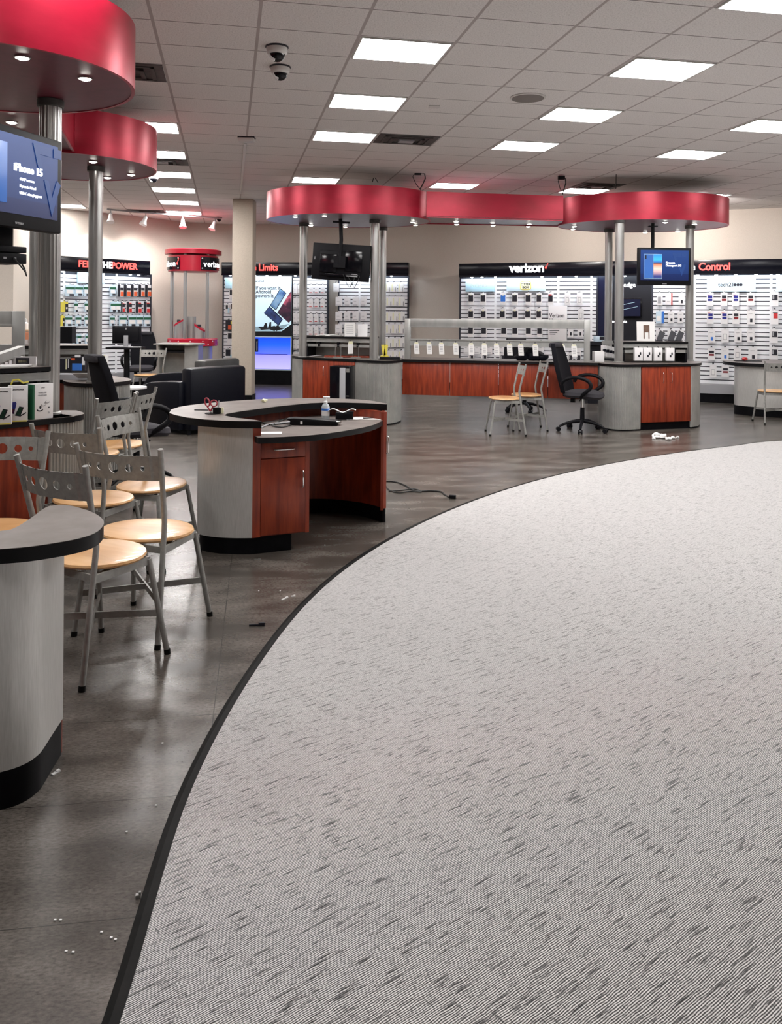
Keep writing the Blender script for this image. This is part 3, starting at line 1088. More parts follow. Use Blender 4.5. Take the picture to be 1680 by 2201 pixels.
# ------------------------------------------------------------------ bistro chairs
def back_plate_mesh():
    b = MB()
    holes = [(-.142, .012), (-.078, .019), (0, .026), (.078, .019), (.142, .012)]
    edges = [-.222, -.175, -.112, -.040, .040, .112, .175, .222]
    z0, z1 = .742, .857
    zc = (z0 + z1) / 2
    faces = []

    def grid(x0, x1, n):
        for k in range(n):
            a, c2 = x0 + (x1 - x0) * k / n, x0 + (x1 - x0) * (k + 1) / n
            faces.append(b.poly([(a, 0, z0), (c2, 0, z0), (c2, 0, z1), (a, 0, z1)]))
    grid(edges[0], edges[1], 2)
    grid(edges[6], edges[7], 2)
    for (hx, r), x0, x1 in zip(holes, edges[1:6], edges[2:7]):
        n = 24
        inn, outp = [], []
        for k in range(n):
            a = 2 * PI * (k + .5) / n
            ca, sa = math.cos(a), math.sin(a)
            inn.append((hx + r * ca, 0, zc + r * sa))
            tx = ((x1 - hx) / ca) if ca > 0 else ((x0 - hx) / ca)
            tz = ((z1 - zc) / sa) if sa > 0 else ((z0 - zc) / sa)
            q = min(tx, tz)
            outp.append((hx + q * ca, 0, zc + q * sa))
        corners = [(x1, 0, z1), (x0, 0, z1), (x0, 0, z0), (x1, 0, z0)]
        V0 = [b.v(p) for p in inn]
        V1 = [b.v(p) for p in outp]
        for k in range(n):
            k2 = (k + 1) % n
            p, q = outp[k], outp[k2]
            cn = None
            for c4 in corners:
                if abs(abs(p[0] - c4[0])) > 1e-6 or True:
                    on_p_v = abs(p[0] - c4[0]) < 1e-6
                    on_q_h = abs(q[2] - c4[2]) < 1e-6
                    on_p_h = abs(p[2] - c4[2]) < 1e-6
                    on_q_v = abs(q[0] - c4[0]) < 1e-6
                    if (on_p_v and on_q_h and not on_p_h and not on_q_v) or (on_p_h and on_q_v and not on_p_v and not on_q_h):
                        cn = c4
            if cn:
                faces.append(b.face([V0[k], V1[k], b.v(cn), V1[k2], V0[k2]]))
            else:
                faces.append(b.face([V0[k], V1[k], V1[k2], V0[k2]]))
    bmesh.ops.remove_doubles(b.bm, verts=b.bm.verts[:], dist=1e-5)
    bmesh.ops.recalc_face_normals(b.bm, faces=b.bm.faces[:])
    bmesh.ops.solidify(b.bm, geom=b.bm.faces[:], thickness=.004)
    for v in b.bm.verts:
        v.co.y += -.186 - .05 * (1 - (v.co.x / .222) ** 2) - (v.co.z - .742) * .22
    return b


def make_chair():
    t = thing('bistro_chair', 'x', 'chair', (0, 0, 0), 0, 'silver bistro chairs with round wooden seats')
    b = MB()
    b.lathe([(.20, .440), (.222, .443), (.229, .452), (.225, .461), (.19, .465), (.1, .4635), (.02, .463)], 48, c=(0, .01, 0), sy=.87)
    b.build('seat', M['seat'], t)
    back_plate_mesh().build('backrest', M['chairmetal'], t)
    for s_ in (-1, 1):
        b = MB()
        P = [(s_ * .225, -.225, .012), (s_ * .203, -.15, .50), (s_ * .2, -.143, .545), (s_ * .202, -.15, .59), (s_ * .228, -.22, .89)]
        b.tube(P, .0125, 12)
        lg = b.build('leg', M['chairmetal'], t)
        b = MB(); b.tube([(s_ * .2255, -.2265, 0), (s_ * .225, -.224, .022)], .0145, 10); b.build('rubber_tip', M['rubber'], lg)
        b = MB()
        b.tube([(s_ * .222, .215, .012), (s_ * .175, .15, .425)], .0125, 12)
        lg = b.build('leg', M['chairmetal'], t)
        b = MB(); b.tube([(s_ * .223, .2165, 0), (s_ * .222, .214, .022)], .0145, 10); b.build('rubber_tip', M['rubber'], lg)
    b = MB()
    for s_ in (-1, 1):
        b.bar((s_ * .203, -.16, .418), (s_ * .175, .15, .418), .008, .034)
        b.bar((s_ * .195, -.152, .425), (s_ * .15, .0, .432), .02, .008)
    b.bar((-.18, .15, .418), (.18, .15, .418), .008, .03)
    b.bar((-.2, -.15, .418), (.2, -.15, .418), .008, .03)
    b.build('seat_frame', M['chairmetal'], t, smooth=False)
    b = MB(); b.bar((-.215, -.195, .19), (.203, .19, .185), .008, .028); b.build('stretcher', M['chairmetal'], t, smooth=False)
    b = MB(); b.bar((.215, -.195, .19), (-.203, .19, .185), .0079, .0279); b.build('stretcher', M['chairmetal'], t, smooth=False)
    return register(t)


chair0 = make_chair()
CH = [
    (-1.275, 3.62, 57, 'wooden-seated silver chair nearest the camera, right beside the front grey desk'),
    (-1.165, 4.01, 71, 'silver chair whose five-hole back stands behind the nearest chair'),
    (-1.45, 5.08, -14, 'silver chair turned sideways, its round seat next to the central desk'),
    (-1.66, 4.68, 69, 'silver chair with shaded back, second row behind the nearest two chairs'),
    (-1.93, 4.02, -80, 'silver chair facing the camera at the left edge before the cherry cabinet'),
    (-2.14, 6.62, 178, 'silver chair beside the black office chair, holes showing the sofa behind'),
    (-2.20, 6.16, 163, 'silver chair with back seen nearly edge-on between other left chairs'),
    (-4.05, 14.0, -96, 'far silver chair facing the camera beside the grey reception desk'),
    (-4.86, 13.75, 12, 'far silver chair pushed up at the black monitor stand'),
    (5.45, 11.88, 88, 'silver chair at the right edge drawn up to the curved desk'),
    (1.45, 10.58, 181, 'silver chair in side view, left one before the hanging cherry panels'),
    (1.80, 11.02, 181, 'silver chair in side view tucked behind another, beside the office chair'),
]
for i, (x, y, a, lab) in enumerate(CH):
    rz = math.radians(a - 90)
    if i == 0:
        chair0.location = (x, y, 0)
        chair0.rotation_euler = (0, 0, rz)
        chair0['label'] = lab
    else:
        dup(chair0, (x, y, 0), rz, lab)


# ------------------------------------------------------------------ office chairs
def make_office():
    t = thing('office_chair', 'x', 'office chair', (0, 0, 0), 0, 'black swivel office chairs')
    b = MB()
    n = 28
    rows = []
    for (k, z) in ((.0, .44), (.90, .445), (1.0, .475), (.96, .515), (.7, .535), (0.02, .53)):
        row = []
        for i in range(n):
            a = 2 * PI * i / n
            ex = abs(math.cos(a)) ** .6 * math.copysign(1, math.cos(a))
            ey = abs(math.sin(a)) ** .6 * math.copysign(1, math.sin(a))
            zz = z - (.03 * max(0, ey - .4) if k > .5 else 0)
            row.append(b.v((ex * .25 * k, .02 + ey * .245 * k, zz)))
        rows.append(row)
    for r0, r1 in zip(rows[1:-1], rows[2:]):
        for i in range(n):
            b.face([r0[i], r0[(i + 1) % n], r1[(i + 1) % n], r1[i]])
    b.face(rows[1][::-1]); b.face(rows[-1])
    for v in rows[0]:
        b.bm.verts.remove(v)
    b.build('seat', M['fabricgrey'], t)
    # tall backrest: curved slab leaning back
    b = MB()
    N, Z = 9, 14
    fr, bk = [], []
    for j in range(Z + 1):
        q = j / Z
        z = .5 + .63 * q
        w = .205 + .03 * math.sin(PI * min(1, q * 1.2)) - .05 * max(0, q - .78) / .22
        y0 = -.215 - .02 * math.sin(q * PI) - .155 * q ** 1.6
        f_, b_ = [], []
        for i in range(N + 1):
            x = -1 + 2 * i / N
            f_.append(b.v((x * w, y0 + .028 * x * x + .02, z)))
            b_.append(b.v((x * w * .97, y0 - .035 + .02 * x * x, z)))
        fr.append(f_); bk.append(b_)
    for j in range(Z):
        for i in range(N):
            b.face([fr[j][i], fr[j][i + 1], fr[j + 1][i + 1], fr[j + 1][i]])
            b.face([bk[j][i + 1], bk[j][i], bk[j + 1][i], bk[j + 1][i + 1]])
        b.face([bk[j][0], fr[j][0], fr[j + 1][0], bk[j + 1][0]])
        b.face([fr[j][N], bk[j][N], bk[j + 1][N], fr[j + 1][N]])
    b.face(bk[0] + fr[0][::-1]); b.face(fr[Z] + bk[Z][::-1])
    br = b.build('backrest', M['fabric'], t, bevel=.008)
    b = MB(); b.box(-.15, -.415, 1.075, .15, -.315, 1.14); b.build('headrest_trim', M['fabricgrey'], br, bevel=.02)
    b = MB(); b.bar((0, -.24, .45), (0, -.29, .75), .06, .02); b.bar((0, -.02, .435), (0, -.25, .45), .06, .02); b.build('back_bracket', M['plastic'], t, bevel=.004)
    for s_ in (-1, 1):
        b = MB()
        pts = []
        for k in range(17):
            q = k / 16
            a = PI * 1.02 - q * PI * 1.25
            pts.append((s_ * (.285 + .015 * math.sin(q * PI)), .0 + .19 * math.cos(a), .615 + .10 * math.sin(a)))
        pts += [(s_ * .26, .08, .50), (s_ * .22, .03, .45)]
        b.tube(pts, [.018] + [.024] * (len(pts) - 2) + [.014], 10)
        b.build('armrest', M['plastic'], t)
    b = MB(); b.tube([(0, 0, .30), (0, 0, .44)], .015, 12); b.build('gas_lift', M['chrome'], t)
    b = MB(); b.tube([(0, 0, .12), (0, 0, .31)], [.032, .027], 14); b.box(-.09, -.1, .425, .09, .1, .45); b.tube([(.05, 0, .425), (.24, .03, .415)], .007); b.box(.08, -.12, .38, .13, -.07, .43)
    b.build('column_and_mechanism', M['plastic'], t)
    b = MB()
    for k in range(5):
        a = 2 * PI * k / 5 + .2
        d = Vector((math.cos(a), math.sin(a), 0))
        b.tube([d * .02 + Vector((0, 0, .135)), d * .13 + Vector((0, 0, .125)), d * .25 + Vector((0, 0, .09)), d * .30 + Vector((0, 0, .06))], [.026, .022, .018, .014], 10)
    b.build('star_base', M['plastic'], t)
    for k in range(5):
        a = 2 * PI * k / 5 + .2
        d = Vector((math.cos(a), math.sin(a), 0))
        u = Vector((-d.y, d.x, 0))
        b = MB()
        c2 = d * .31 + Vector((0, 0, .028))
        b.tube([c2 - u * .028, c2 - u * .008], .028, 16)
        b.tube([c2 + u * .008, c2 + u * .028], .028, 16)
        b.tube([c2 - u * .008, c2 + u * .008], .012, 10)
        b.build('caster', M['plastic'], t)
    return register(t)


oc = make_office()
oc.location = (2.49, 10.86, 0)
oc.rotation_euler = (0, 0, -PI / 2 - .5)
oc['label'] = 'black high-backed office chair standing before the far right ribbed counter'
dup(oc, (2.08, 13.0, 0), PI + .25, 'black office chair behind the hanging cherry panels, mostly its wheels showing')
dup(oc, (-2.19, 7.24, 0), math.radians(36 - 90), 'black office chair leaning back among the left chairs, before the ribbed drum')
dup(oc, (-4.52, 15.15, 0), PI + .1, 'black office chair behind the dark monitor at the far left display')


# ------------------------------------------------------------------ club chairs
def club(label, loc, rz, lm):
    t = thing('club_chair', label, 'armchair', loc, rz)
    t.scale = (1.15, 1.2, 1)
    b = MB(); b.box(-.30, -.34, .10, .30, .36, .42); b.build('seat_cushion', M['leather'], t, bevel=.03)
    b = MB()
    P = [(-.36, -.44, .06), (.36, -.44, .06)]
    b.box(-.38, -.46, .05, .38, -.28, .82)
    b.build('backrest', lm, t, bevel=.045)
    for s_ in (-1, 1):
        b = MB()
        x0, x1 = (.30, .44) if s_ > 0 else (-.44, -.30)
        pr = [(-.34, .05), (.42, .05), (.44, .44), (.36, .56), (.18, .615), (-.05, .64), (-.34, .655)]
        A = [b.v((x0, y, z)) for y, z in pr]
        B = [b.v((x1, y, z)) for y, z in pr]
        b.face(A); b.face(B[::-1])
        for i in range(len(pr)):
            j = (i + 1) % len(pr)
            b.face([A[i], B[i], B[j], A[j]])
        b.build('armrest', M['leather'], t, bevel=.03)
    for x in (-.34, .34):
        for y in (-.38, .34):
            b = MB(); b.tube([(x, y, 0), (x, y, .07)], .022, 10); b.build('leg', M['plastic'], t)
    return t


club('black leather club chair turned with its tall back to the camera, nearer of two', (-2.56, 10.85, 0), math.radians(50), M['leather'])
club('grey-backed leather club chair, farther of the two beside the beige column', (-2.95, 12.5, 0), math.radians(66), M['leather2'])
t = thing('side_table', 'small round white side table left of the nearer club chair', 'table', (at(287, 800, 10.3).x, 10.3, 0))
b = MB(); b.lathe([(.155, .555), (.16, .56), (.16, .58), (.152, .585)], 32); b.build('tabletop', M['white'], t)
b = MB(); b.tube([(0, 0, .02), (0, 0, .56)], .022, 12); b.lathe([(.14, 0), (.14, .012), (.03, .025)], 24); b.build('pedestal', M['plastic'], t)


# ------------------------------------------------------------------ handles
def bow_handle(parent, p0, p1, out, name='handle'):
    p0, p1, o = Vector(p0), Vector(p1), Vector(out)
    b = MB()
    b.tube([p0, p0 + o * .8, p0 + o + (p1 - p0) * .06, p1 + o - (p1 - p0) * .06, p1 + o * .8, p1], .0045, 8)
    return b.build(name, M['chrome'], parent)


def frame2(p0, p1):
    """matrix: local x along p0->p1 (plan), y away from the viewer, z up"""
    d = (Vector(p1) - Vector(p0)).normalized()
    return Matrix(((d.x, -d.y, 0, p0[0]), (d.y, d.x, 0, p0[1]), (0, 0, 1, 0), (0, 0, 0, 1)))


# ------------------------------------------------------------------ front-left desk
def pxs(L, z):
    return [onz(x, y, z).to_2d() for x, y in L]


t = thing('service_desk', 'grey-topped curved silver desk at the left edge, nearest the camera', 'desk', (-1.3, 2.9, 0))
Lm = Matrix.Translation((1.3, -2.9, 0))
ZD = .79
outl = [(-260, 1195), (-120, 1188), (0, 1180), (62, 1175), (124, 1166), (170, 1157), (203, 1146), (219, 1133), (223, 1121), (213, 1109), (196, 1100), (176, 1093), (158, 1088), (139, 1085), (120, 1085.5), (102, 1089), (88, 1097), (75, 1107), (55, 1121), (30, 1135), (0, 1141), (-140, 1150), (-300, 1140)]
tp = pxs(outl, ZD)
tp = [(p.x, p.y) for p in catmull(tp, 3)]
b = MB(); b.prism(tp, ZD - .0015, ZD); b.build('tabletop', M['top'], t, M=Lm)
b = MB(); b.prism(tp, ZD - .045, ZD - .0015); b.build('edge_band', M['black'], t, M=Lm, smooth=True)
basep = [onz(-300, 1850, 0), onz(-120, 1775, 0), onz(0, 1742, 0), onz(30, 1733, 0), onz(58, 1720, 0), onz(80, 1703, 0), onz(92, 1688, 0), onz(112, 1654, 0), onz(134.5, 1617, 0)]
bp = catmull([p.to_2d() for p in basep], 5)
back = [Vector((-1.40, 3.02)), Vector((-2.6, 2.9)), Vector((-2.6, 1.9))]
zk = .115
b = MB(); b.ribbon([(p.x, p.y) for p in bp], zk, ZD - .046, .02); b.box(-1.5, 2.75, .12, -1.2, 2.76, .13)
b.build('silver_front', M['laminate'], t, M=Lm)
b = MB(); b.ribbon([(p.x, p.y) for p in bp[:-1]] + [(bp[-1].x - .004, bp[-1].y)], 0, zk, .03); b.build('kickplate', M['kick'], t, M=Lm)
b = MB(); b.ribbon([(bp[-1].x - .002, bp[-1].y + .001), (-1.22, 2.87), (-1.6, 2.62)], 0, ZD - .046, .02); b.build('end_panel', M['wood'], t, M=Lm)

# ------------------------------------------------------------------ central desk
t = thing('reception_desk', 'curved two-level cherry and silver desk in the middle of the floor', 'desk', (-.8, 5.6, 0))
Lm = Matrix.Translation((.8, -5.6, 0))
ZU, ZL = .842, .737
up = pxs([(561.8, 905.2), (520, 904.8), (480, 904), (440, 901.5), (400, 897), (377, 892), (363.5, 887.5), (368, 880), (385, 874.5), (410, 870.5), (446, 866.4), (490, 862.5), (530, 859.6), (580, 857), (629, 855.9), (680, 855.7), (726, 856.4), (770, 858.5), (800, 861.5), (832, 867.6)], ZU)
inn = pxs([(831, 869), (790, 866.5), (740, 865), (700, 865), (665, 866.5), (629, 870), (595, 873.5), (565, 877.5), (520, 883.5), (487, 889), (482, 893), (500, 897), (545, 902)], ZU)
poly = [(p.x, p.y) for p in up] + [(p.x, p.y) for p in inn]
b = MB(); b.prism(poly, ZU - .002, ZU); b.build('upper_countertop', M['top'], t, M=Lm)
b = MB(); b.prism(poly, ZU - .045, ZU - .002); b.build('upper_edge_band', M['black'], t, M=Lm)
lowf = pxs([(555, 940.6), (600, 939.2), (661.5, 935.7), (710, 930.5), (757.9, 922.9), (785, 917.5), (806, 911.6), (824.7, 902)], ZL)
lowf = catmull(lowf, 4)
bk_ = [(p.x, p.y + .10) for p in inn[:11]]
lowp = [(p.x, p.y) for p in lowf] + [(lowf[-1].x, inn[0].y + .05)] + bk_[1:9] + [(-1.12, 5.52), (-.86, 5.24)]
b = MB(); b.prism(lowp, ZL - .002, ZL); b.build('worktop', M['top'], t, M=Lm)
b = MB(); b.prism(lowp, ZL - .038, ZL - .002); b.build('worktop_edge_band', M['black'], t, M=Lm)
# silver curved end
sp_ = catmull([Vector(q) for q in ((-1.13, 5.95), (-1.225, 5.62), (-1.232, 5.40), (-1.20, 5.28), (-1.10, 5.215), (-.97, 5.19), (-.845, 5.195))], 5)
b = MB(); b.ribbon([(p.x, p.y) for p in sp_], .104, ZU - .046, .02); b.build('silver_end_panel', M['laminate'], t, M=Lm)
b = MB(); b.ribbon([(p.x + .012, p.y + .012) for p in sp_], 0, .104, .02)
b.ribbon([(-.835, 5.212), (-.62, 5.31)], 0, .104, .02)
b.build('kickplate', M['kick'], t, M=Lm)
# cherry drawer cabinet
c0, c1 = Vector((-.845, 5.195)), Vector((-.512, 5.345))
FM = Matrix.Translation((.8, -5.6, 0)) @ frame2(c0, c1)
wd = (c1 - c0).length
b = MB(); b.box(0, .012, .104, wd, .5, ZL - .04); b.box(-.005, 0, .104, .045, .012, ZU - .047); b.box(wd - .028, 0, .104, wd, .012, ZL - .04)
b.build('cabinet_body', M['wood'], t, M=FM)
b = MB(); b.box(.047, -.004, .592, wd - .03, .012, ZL - .05); dr = b.build('drawer', M['wood'], t, M=FM, bevel=.002)
bow_handle(dr, FM @ Vector((.13, -.004, .645)), FM @ Vector((.255, -.004, .645)), (FM.to_3x3() @ Vector((0, -.022, 0))))
b = MB(); b.box(.047, -.004, .112, wd - .03, .012, .587); dr = b.build('door', M['wood'], t, M=FM, bevel=.002)
bow_handle(dr, FM @ Vector((wd - .05, -.004, .40)), FM @ Vector((wd - .05, -.004, .50)), (FM.to_3x3() @ Vector((0, -.022, 0))))
# knee space back panel following the arc, and the riser under the upper counter
kp = catmull([Vector(q) for q in ((-1.18, 5.78), (-.98, 6.06), (-.75, 6.25), (-.5, 6.31), (-.25, 6.22), (-.12, 6.11), (-.045, 6.01))], 4)
b = MB(); b.ribbon([(p.x, p.y) for p in kp], .104, ZU - .046, .025); b.build('modesty_panel', M['wood'], t, M=Lm)
b = MB(); b.ribbon([(p.x - .01, p.y + .02) for p in kp], 0, .104, .02); b.build('kickplate', M['kick'], t, M=Lm)
kb = catmull([Vector(q) for q in ((-1.15, 6.0), (-.95, 6.28), (-.72, 6.42), (-.45, 6.43), (-.2, 6.34), (-.04, 6.2))], 4)
b = MB(); b.ribbon([(p.x, p.y) for p in kb], .02, ZU - .046, .02); b.build('outer_back_panel', M['laminate'], t, M=Lm)
b = MB(); b.ribbon([(-.045, 6.01), (-.035, 6.2)], .09, ZU - .046, .02); ep = b.build('end_door', M['wood'], t, M=Lm)
bow_handle(ep, (-.04 + .8, 6.03 - 5.6, .50), (-.04 + .8, 6.03 - 5.6, .62), (.03, -.012, 0))
b = MB(); b.tube([(-.04, 6.04, 0), (-.04, 6.04, .1)], .012); b.build('leveling_foot', M['plastic'], t, M=Lm)

X0 = lambda x, d: (x - 840) / F * d
# things on the central desk
p = onz(457, 889, ZU)
t = thing('pen_cup', 'black round desk grommet cup holding scissors on the central desk', 'cup', p)
b = MB(); b.lathe([(.05, .001), (.05, .005), (.034, .006)], 24); b.lathe([(.03, .004), (.03, .04), (.026, .041)], 18, c=(.03, 0, 0)); b.build('cup', M['plastic'], t)
t = thing('scissors', 'scissors with pink loop handles standing in the desk cup', 'scissors', p + Vector((-.005, 0, .012)))
b = MB()
for cx2, cz2, rx, rz2, tl in ((-.032, .062, .015, .028, .25), (.012, .055, .021, .02, -.3)):
    pts = [(cx2 + rx * math.cos(a) * math.cos(tl) - rz2 * math.sin(a) * math.sin(tl), 0, cz2 + rz2 * math.sin(a) * math.cos(tl) + rx * math.cos(a) * math.sin(tl)) for a in [2 * PI * k / 16 for k in range(16)]]
    b.tube(pts, .0045, 6, closed=True)
b.tube([(-.03, 0, .034), (-.012, 0, .005)], .005, 6); b.tube([(.006, 0, .036), (-.008, 0, .005)], .005, 6)
b.build('handles', M['pink'], t)
b = MB(); b.bar((-.012, 0, .006), (-.004, 0, -.01), .003, .01); b.build('blades', M['chrome'], t)
t = thing('pen', 'grey pen standing upright in the desk cup', 'pen', p + Vector((.035, 0, .03)))
b = MB(); b.tube([(0, 0, -.022), (.004, 0, .055)], .004, 8); b.build('barrel', M['grey'], t)
b = MB(); b.box(-.013, -.004, -.01, .013, .004, .03); tag(b.build('sticky_note', M['paleyellow'], loc=p + Vector((.06, -.01, .012)), bevel=.001), 'crumpled pale yellow note beside the pen in the desk cup', 'note')
q = onz(432, 881, ZU + .004)
b = MB(); b.tube([(-.045, 0, 0), (.05, -.004, 0)], .0035, 6); tag(b.build('pencil', M['dark'], loc=q), 'dark pencil lying flat on the upper counter near the scissors', 'pencil')


def crumple(label, p, s, m, seed, name='crumpled_paper', cat='paper', n=1):
    rnd = random.Random(seed)
    b = MB()
    bm2 = bmesh.ops.create_icosphere(b.bm, subdivisions=2, radius=1)
    for v in bm2['verts']:
        k = 1 + rnd.uniform(-.35, .25)
        v.co = Vector((v.co.x * s * k, v.co.y * s * k, max(-.28, v.co.z * .6 * k + .3) * s))
    mn = min(v.co.z for v in b.bm.verts)
    for v in b.bm.verts:
        v.co.z -= mn
    return tag(b.build(name, m, loc=p, smooth=False), label, cat)


crumple('small crumpled cream tissue on the back of the central counter', onz(568, 864.5, ZU), .022, M['paleyellow'], 3, 'crumpled_tissue', 'tissue')

p = Vector((X0(701, 6.06), 6.06, ZL))
t = thing('sanitizer_bottle', 'clear pump bottle of hand sanitizer on the central desk', 'bottle', p)
b = MB(); b.lathe([(.026, 0), (.029, .006), (.029, .09), (.022, .105), (.012, .112)], 20, sy=.75); b.build('bottle_body', M['gel'], t)
b = MB(); b.lathe([(.0292, .025), (.0295, .03), (.0295, .08), (.0292, .085)], 20, sy=.76); b.build('label', M['paper'], t)
b = MB(); b.lathe([(.0297, .062), (.0298, .078)], 20, sy=.77); b.build('label_band', M['blueprint'], t)
b = MB(); b.lathe([(.014, .112), (.014, .128), (.006, .132), (.005, .15)], 14); b.tube([(-.018, 0, .158), (.03, 0, .156)], .006, 8); b.tube([(0, 0, .148), (0, 0, .16)], .008, 8); b.build('pump', M['white'], t)

p = onz(674, 913, ZL)
t = thing('card_terminal', 'long black device with white stickers lying on the central worktop', 'device', p, -.06)
b = MB()
pr = [(-.16, 0), (.165, 0), (.175, .012), (.16, .032), (.02, .042), (-.13, .048), (-.18, .045), (-.178, .036), (-.155, .03)]
A = [b.v((x, -.045, z)) for x, z in pr]
B = [b.v((x, .05, z)) for x, z in pr]
b.face(A); b.face(B[::-1])
for i in range(len(pr)):
    j = (i + 1) % len(pr)
    b.face([A[i], A[j], B[j], B[i]])
b.build('body', M['plastic'], t, bevel=.004)
b = MB(); b.box(-.085, -.048, .008, -.07, -.0455, .028); b.build('sticker', M['paper'], t, smooth=False)
b = MB(); b.box(.13, -.03, .014, .19, .04, .03); b.build('end_clip', M['chrome'], t, bevel=.004)

p = Vector((X0(741, 6.05), 6.05, ZL))
t = thing('tape_dispenser', 'black tape tray with a pale strip curling over, behind the sanitizer', 'tape dispenser', p)
b = MB(); b.box(-.06, -.035, 0, .065, .04, .05); b.box(.02, -.03, .05, .07, .035, .058); b.build('tray', M['plastic'], t, bevel=.006)
b = MB()
prv = None
for k in range(14):
    q = k / 13
    x, z = -.115 + .2 * q, .062 + .012 * math.sin(q * 9)
    cur = [b.v((x, -.02, z)), b.v((x, .02, z)), b.v((x, .02, z + .002)), b.v((x, -.02, z + .002))]
    if prv:
        for i in range(4):
            b.face([prv[i], cur[i], cur[(i + 1) % 4], prv[(i + 1) % 4]])
    prv = cur
b.build('paper_strip', M['paper'], t)


def sheet(name, label, px, z, w, h, rz, m, cat='paper', n=1, curl=.0):
    b = MB()
    for k in range(n):
        a = .22 * k
        R = Matrix.Translation((.01 * k, .012 * k, .0012 * k)) @ Matrix.Rotation(a, 4, 'Z')
        b.box(-w / 2, -h / 2, 0, w / 2, h / 2, .0011, M=R)
    o = b.build(name, m, loc=onz(px[0], px[1], z + .0005), smooth=False)
    o.rotation_euler = (0, 0, rz)
    return tag(o, label, cat)


sheet('paper_sheets', 'two loose white papers at the right end of the central worktop', (768, 899.5), ZL, .2, .13, .35, M['paper'], n=2)
sheet('paper_sheets', 'white folded papers at the far right corner of the central worktop', (799, 900.5), ZL, .15, .1, -.1, M['paper'], n=2)
sheet('paper_sheet', 'white paper under the left front corner of the central worktop', (580, 930.5), ZL, .15, .09, .1, M['paper'])


def cord(name, label, pts, r, m=None, cat='cable', smooth=6):
    P = catmull([Vector(p) for p in pts], smooth)
    b = MB(); b.tube(P, r, 7)
    return tag(b.build(name, m or M['cable']), label, cat)


zc = ZL + .006
cord('cable', 'black cable coiling on the left of the central worktop', [onz(x, y, zc) for x, y in ((562, 908), (580, 913), (600, 906), (618, 899), (632, 903), (626, 912), (605, 918), (585, 914), (610, 910), (640, 907))], .0045)
cord('cable', 'grey cable crossing the central worktop beside the long black device', [onz(x, y, zc) for x, y in ((557, 921), (575, 913), (600, 909), (620, 907), (632, 901))], .005, M['grey'])
fl_ = .006
cd_ = thing('extension_cord', 'black extension cord with plug lying on the floor right of central desk', 'cable', onz(900, 1053, 0))
def cordp(pts, r):
    P = catmull([Vector(p) - onz(900, 1053, 0) for p in pts], 6)
    b = MB(); b.tube(P, r, 7); return b
cordp([onz(x, y, fl_) for x, y in ((826, 1034), (850, 1036), (870, 1043), (893, 1055), (925, 1055), (948, 1057), (955, 1063), (968, 1070))], .006).build('cord', M['cable'], cd_)
cordp([onz(x, y, fl_) for x, y in ((826, 1040), (835, 1052), (855, 1059), (880, 1056), (905, 1057), (890, 1051), (860, 1054), (835, 1056))], .005).build('cord', M['cable'], cd_)
q = onz(974, 1071.5, 0) - onz(900, 1053, 0)
b = MB(); b.box(-.035, -.016, 0, .02, .016, .028, M=Matrix.Translation(q) @ Matrix.Rotation(-.3, 4, 'Z')); b.build('plug', M['plastic'], cd_, bevel=.004)


# ------------------------------------------------------------------ counters: helpers
def resample(P, step):
    out = [P[0].copy()]
    acc = 0
    for i in range(len(P) - 1):
        a, b = P[i], P[i + 1]
        L = (b - a).length
        d = step - acc
        while d <= L:
            out.append(a.lerp(b, d / L))
            d += step
        acc = (acc + L) % step if L + acc >= step else acc + L
    return out


def corrugated(b, path, z0, z1, pitch=.021, amp=.008):
    P = catmull([Vector(p) for p in path], 10)
    Q = resample(P, pitch / 4)
    out = []
    for i, p in enumerate(Q):
        t = (Q[min(i + 1, len(Q) - 1)] - Q[max(i - 1, 0)]).normalized()
        nn = Vector((t.y, -t.x))
        k = (0, 1, 1, 0)[i % 4]
        out.append((p.x + nn.x * amp * k, p.y + nn.y * amp * k))
    b.ribbon(out, z0, z1, .015)
    return b


CT = .87


def drum(label, path, close, z1=CT - .035, m=None, smooth=False, overhang=.02, topm=None):
    """ribbed (or plain) curved counter pedestal with its own black-edged top"""
    c0 = Vector(path[0])
    t = thing('counter_drum', label, 'counter', (c0.x, c0.y, 0))
    Lm = Matrix.Translation((-c0.x, -c0.y, 0))
    b = MB()
    if smooth:
        P = catmull([Vector(p) for p in path], 8)
        b.ribbon([(p.x, p.y) for p in P], .02, z1, .015)
    else:
        corrugated(b, path, .02, z1)
    b.build('ribbed_side' if not smooth else 'curved_side', m or M['corrug'], t, M=Lm, smooth=smooth)
    P = catmull([Vector(p) for p in path], 8)
    cen = sum((Vector(p) for p in list(path) + list(close)), Vector((0, 0))) / (len(path) + len(close))
    ot = [p + (p - cen).normalized() * overhang for p in P] + [Vector(p) for p in close]
    ot = [(p.x, p.y) for p in ot]
    b = MB(); b.prism(ot, z1, CT - .002); b.build('edge_band', M['black'], t, M=Lm)
    b = MB(); b.prism(ot, CT - .002, CT); b.build('countertop', topm or M['top'], t, M=Lm)
    b = MB(); b.prism([(p.x, p.y) for p in P] + [tuple(p) for p in close], 0, .02); b.build('plinth', M['kick'], t, M=Lm)
    b = MB(); b.ribbon([tuple(P[-1])] + [tuple(p) for p in close] + [tuple(P[0])], .02, z1, .01); b.build('rear_panel', M['corrug'], t, M=Lm, smooth=False)
    return t


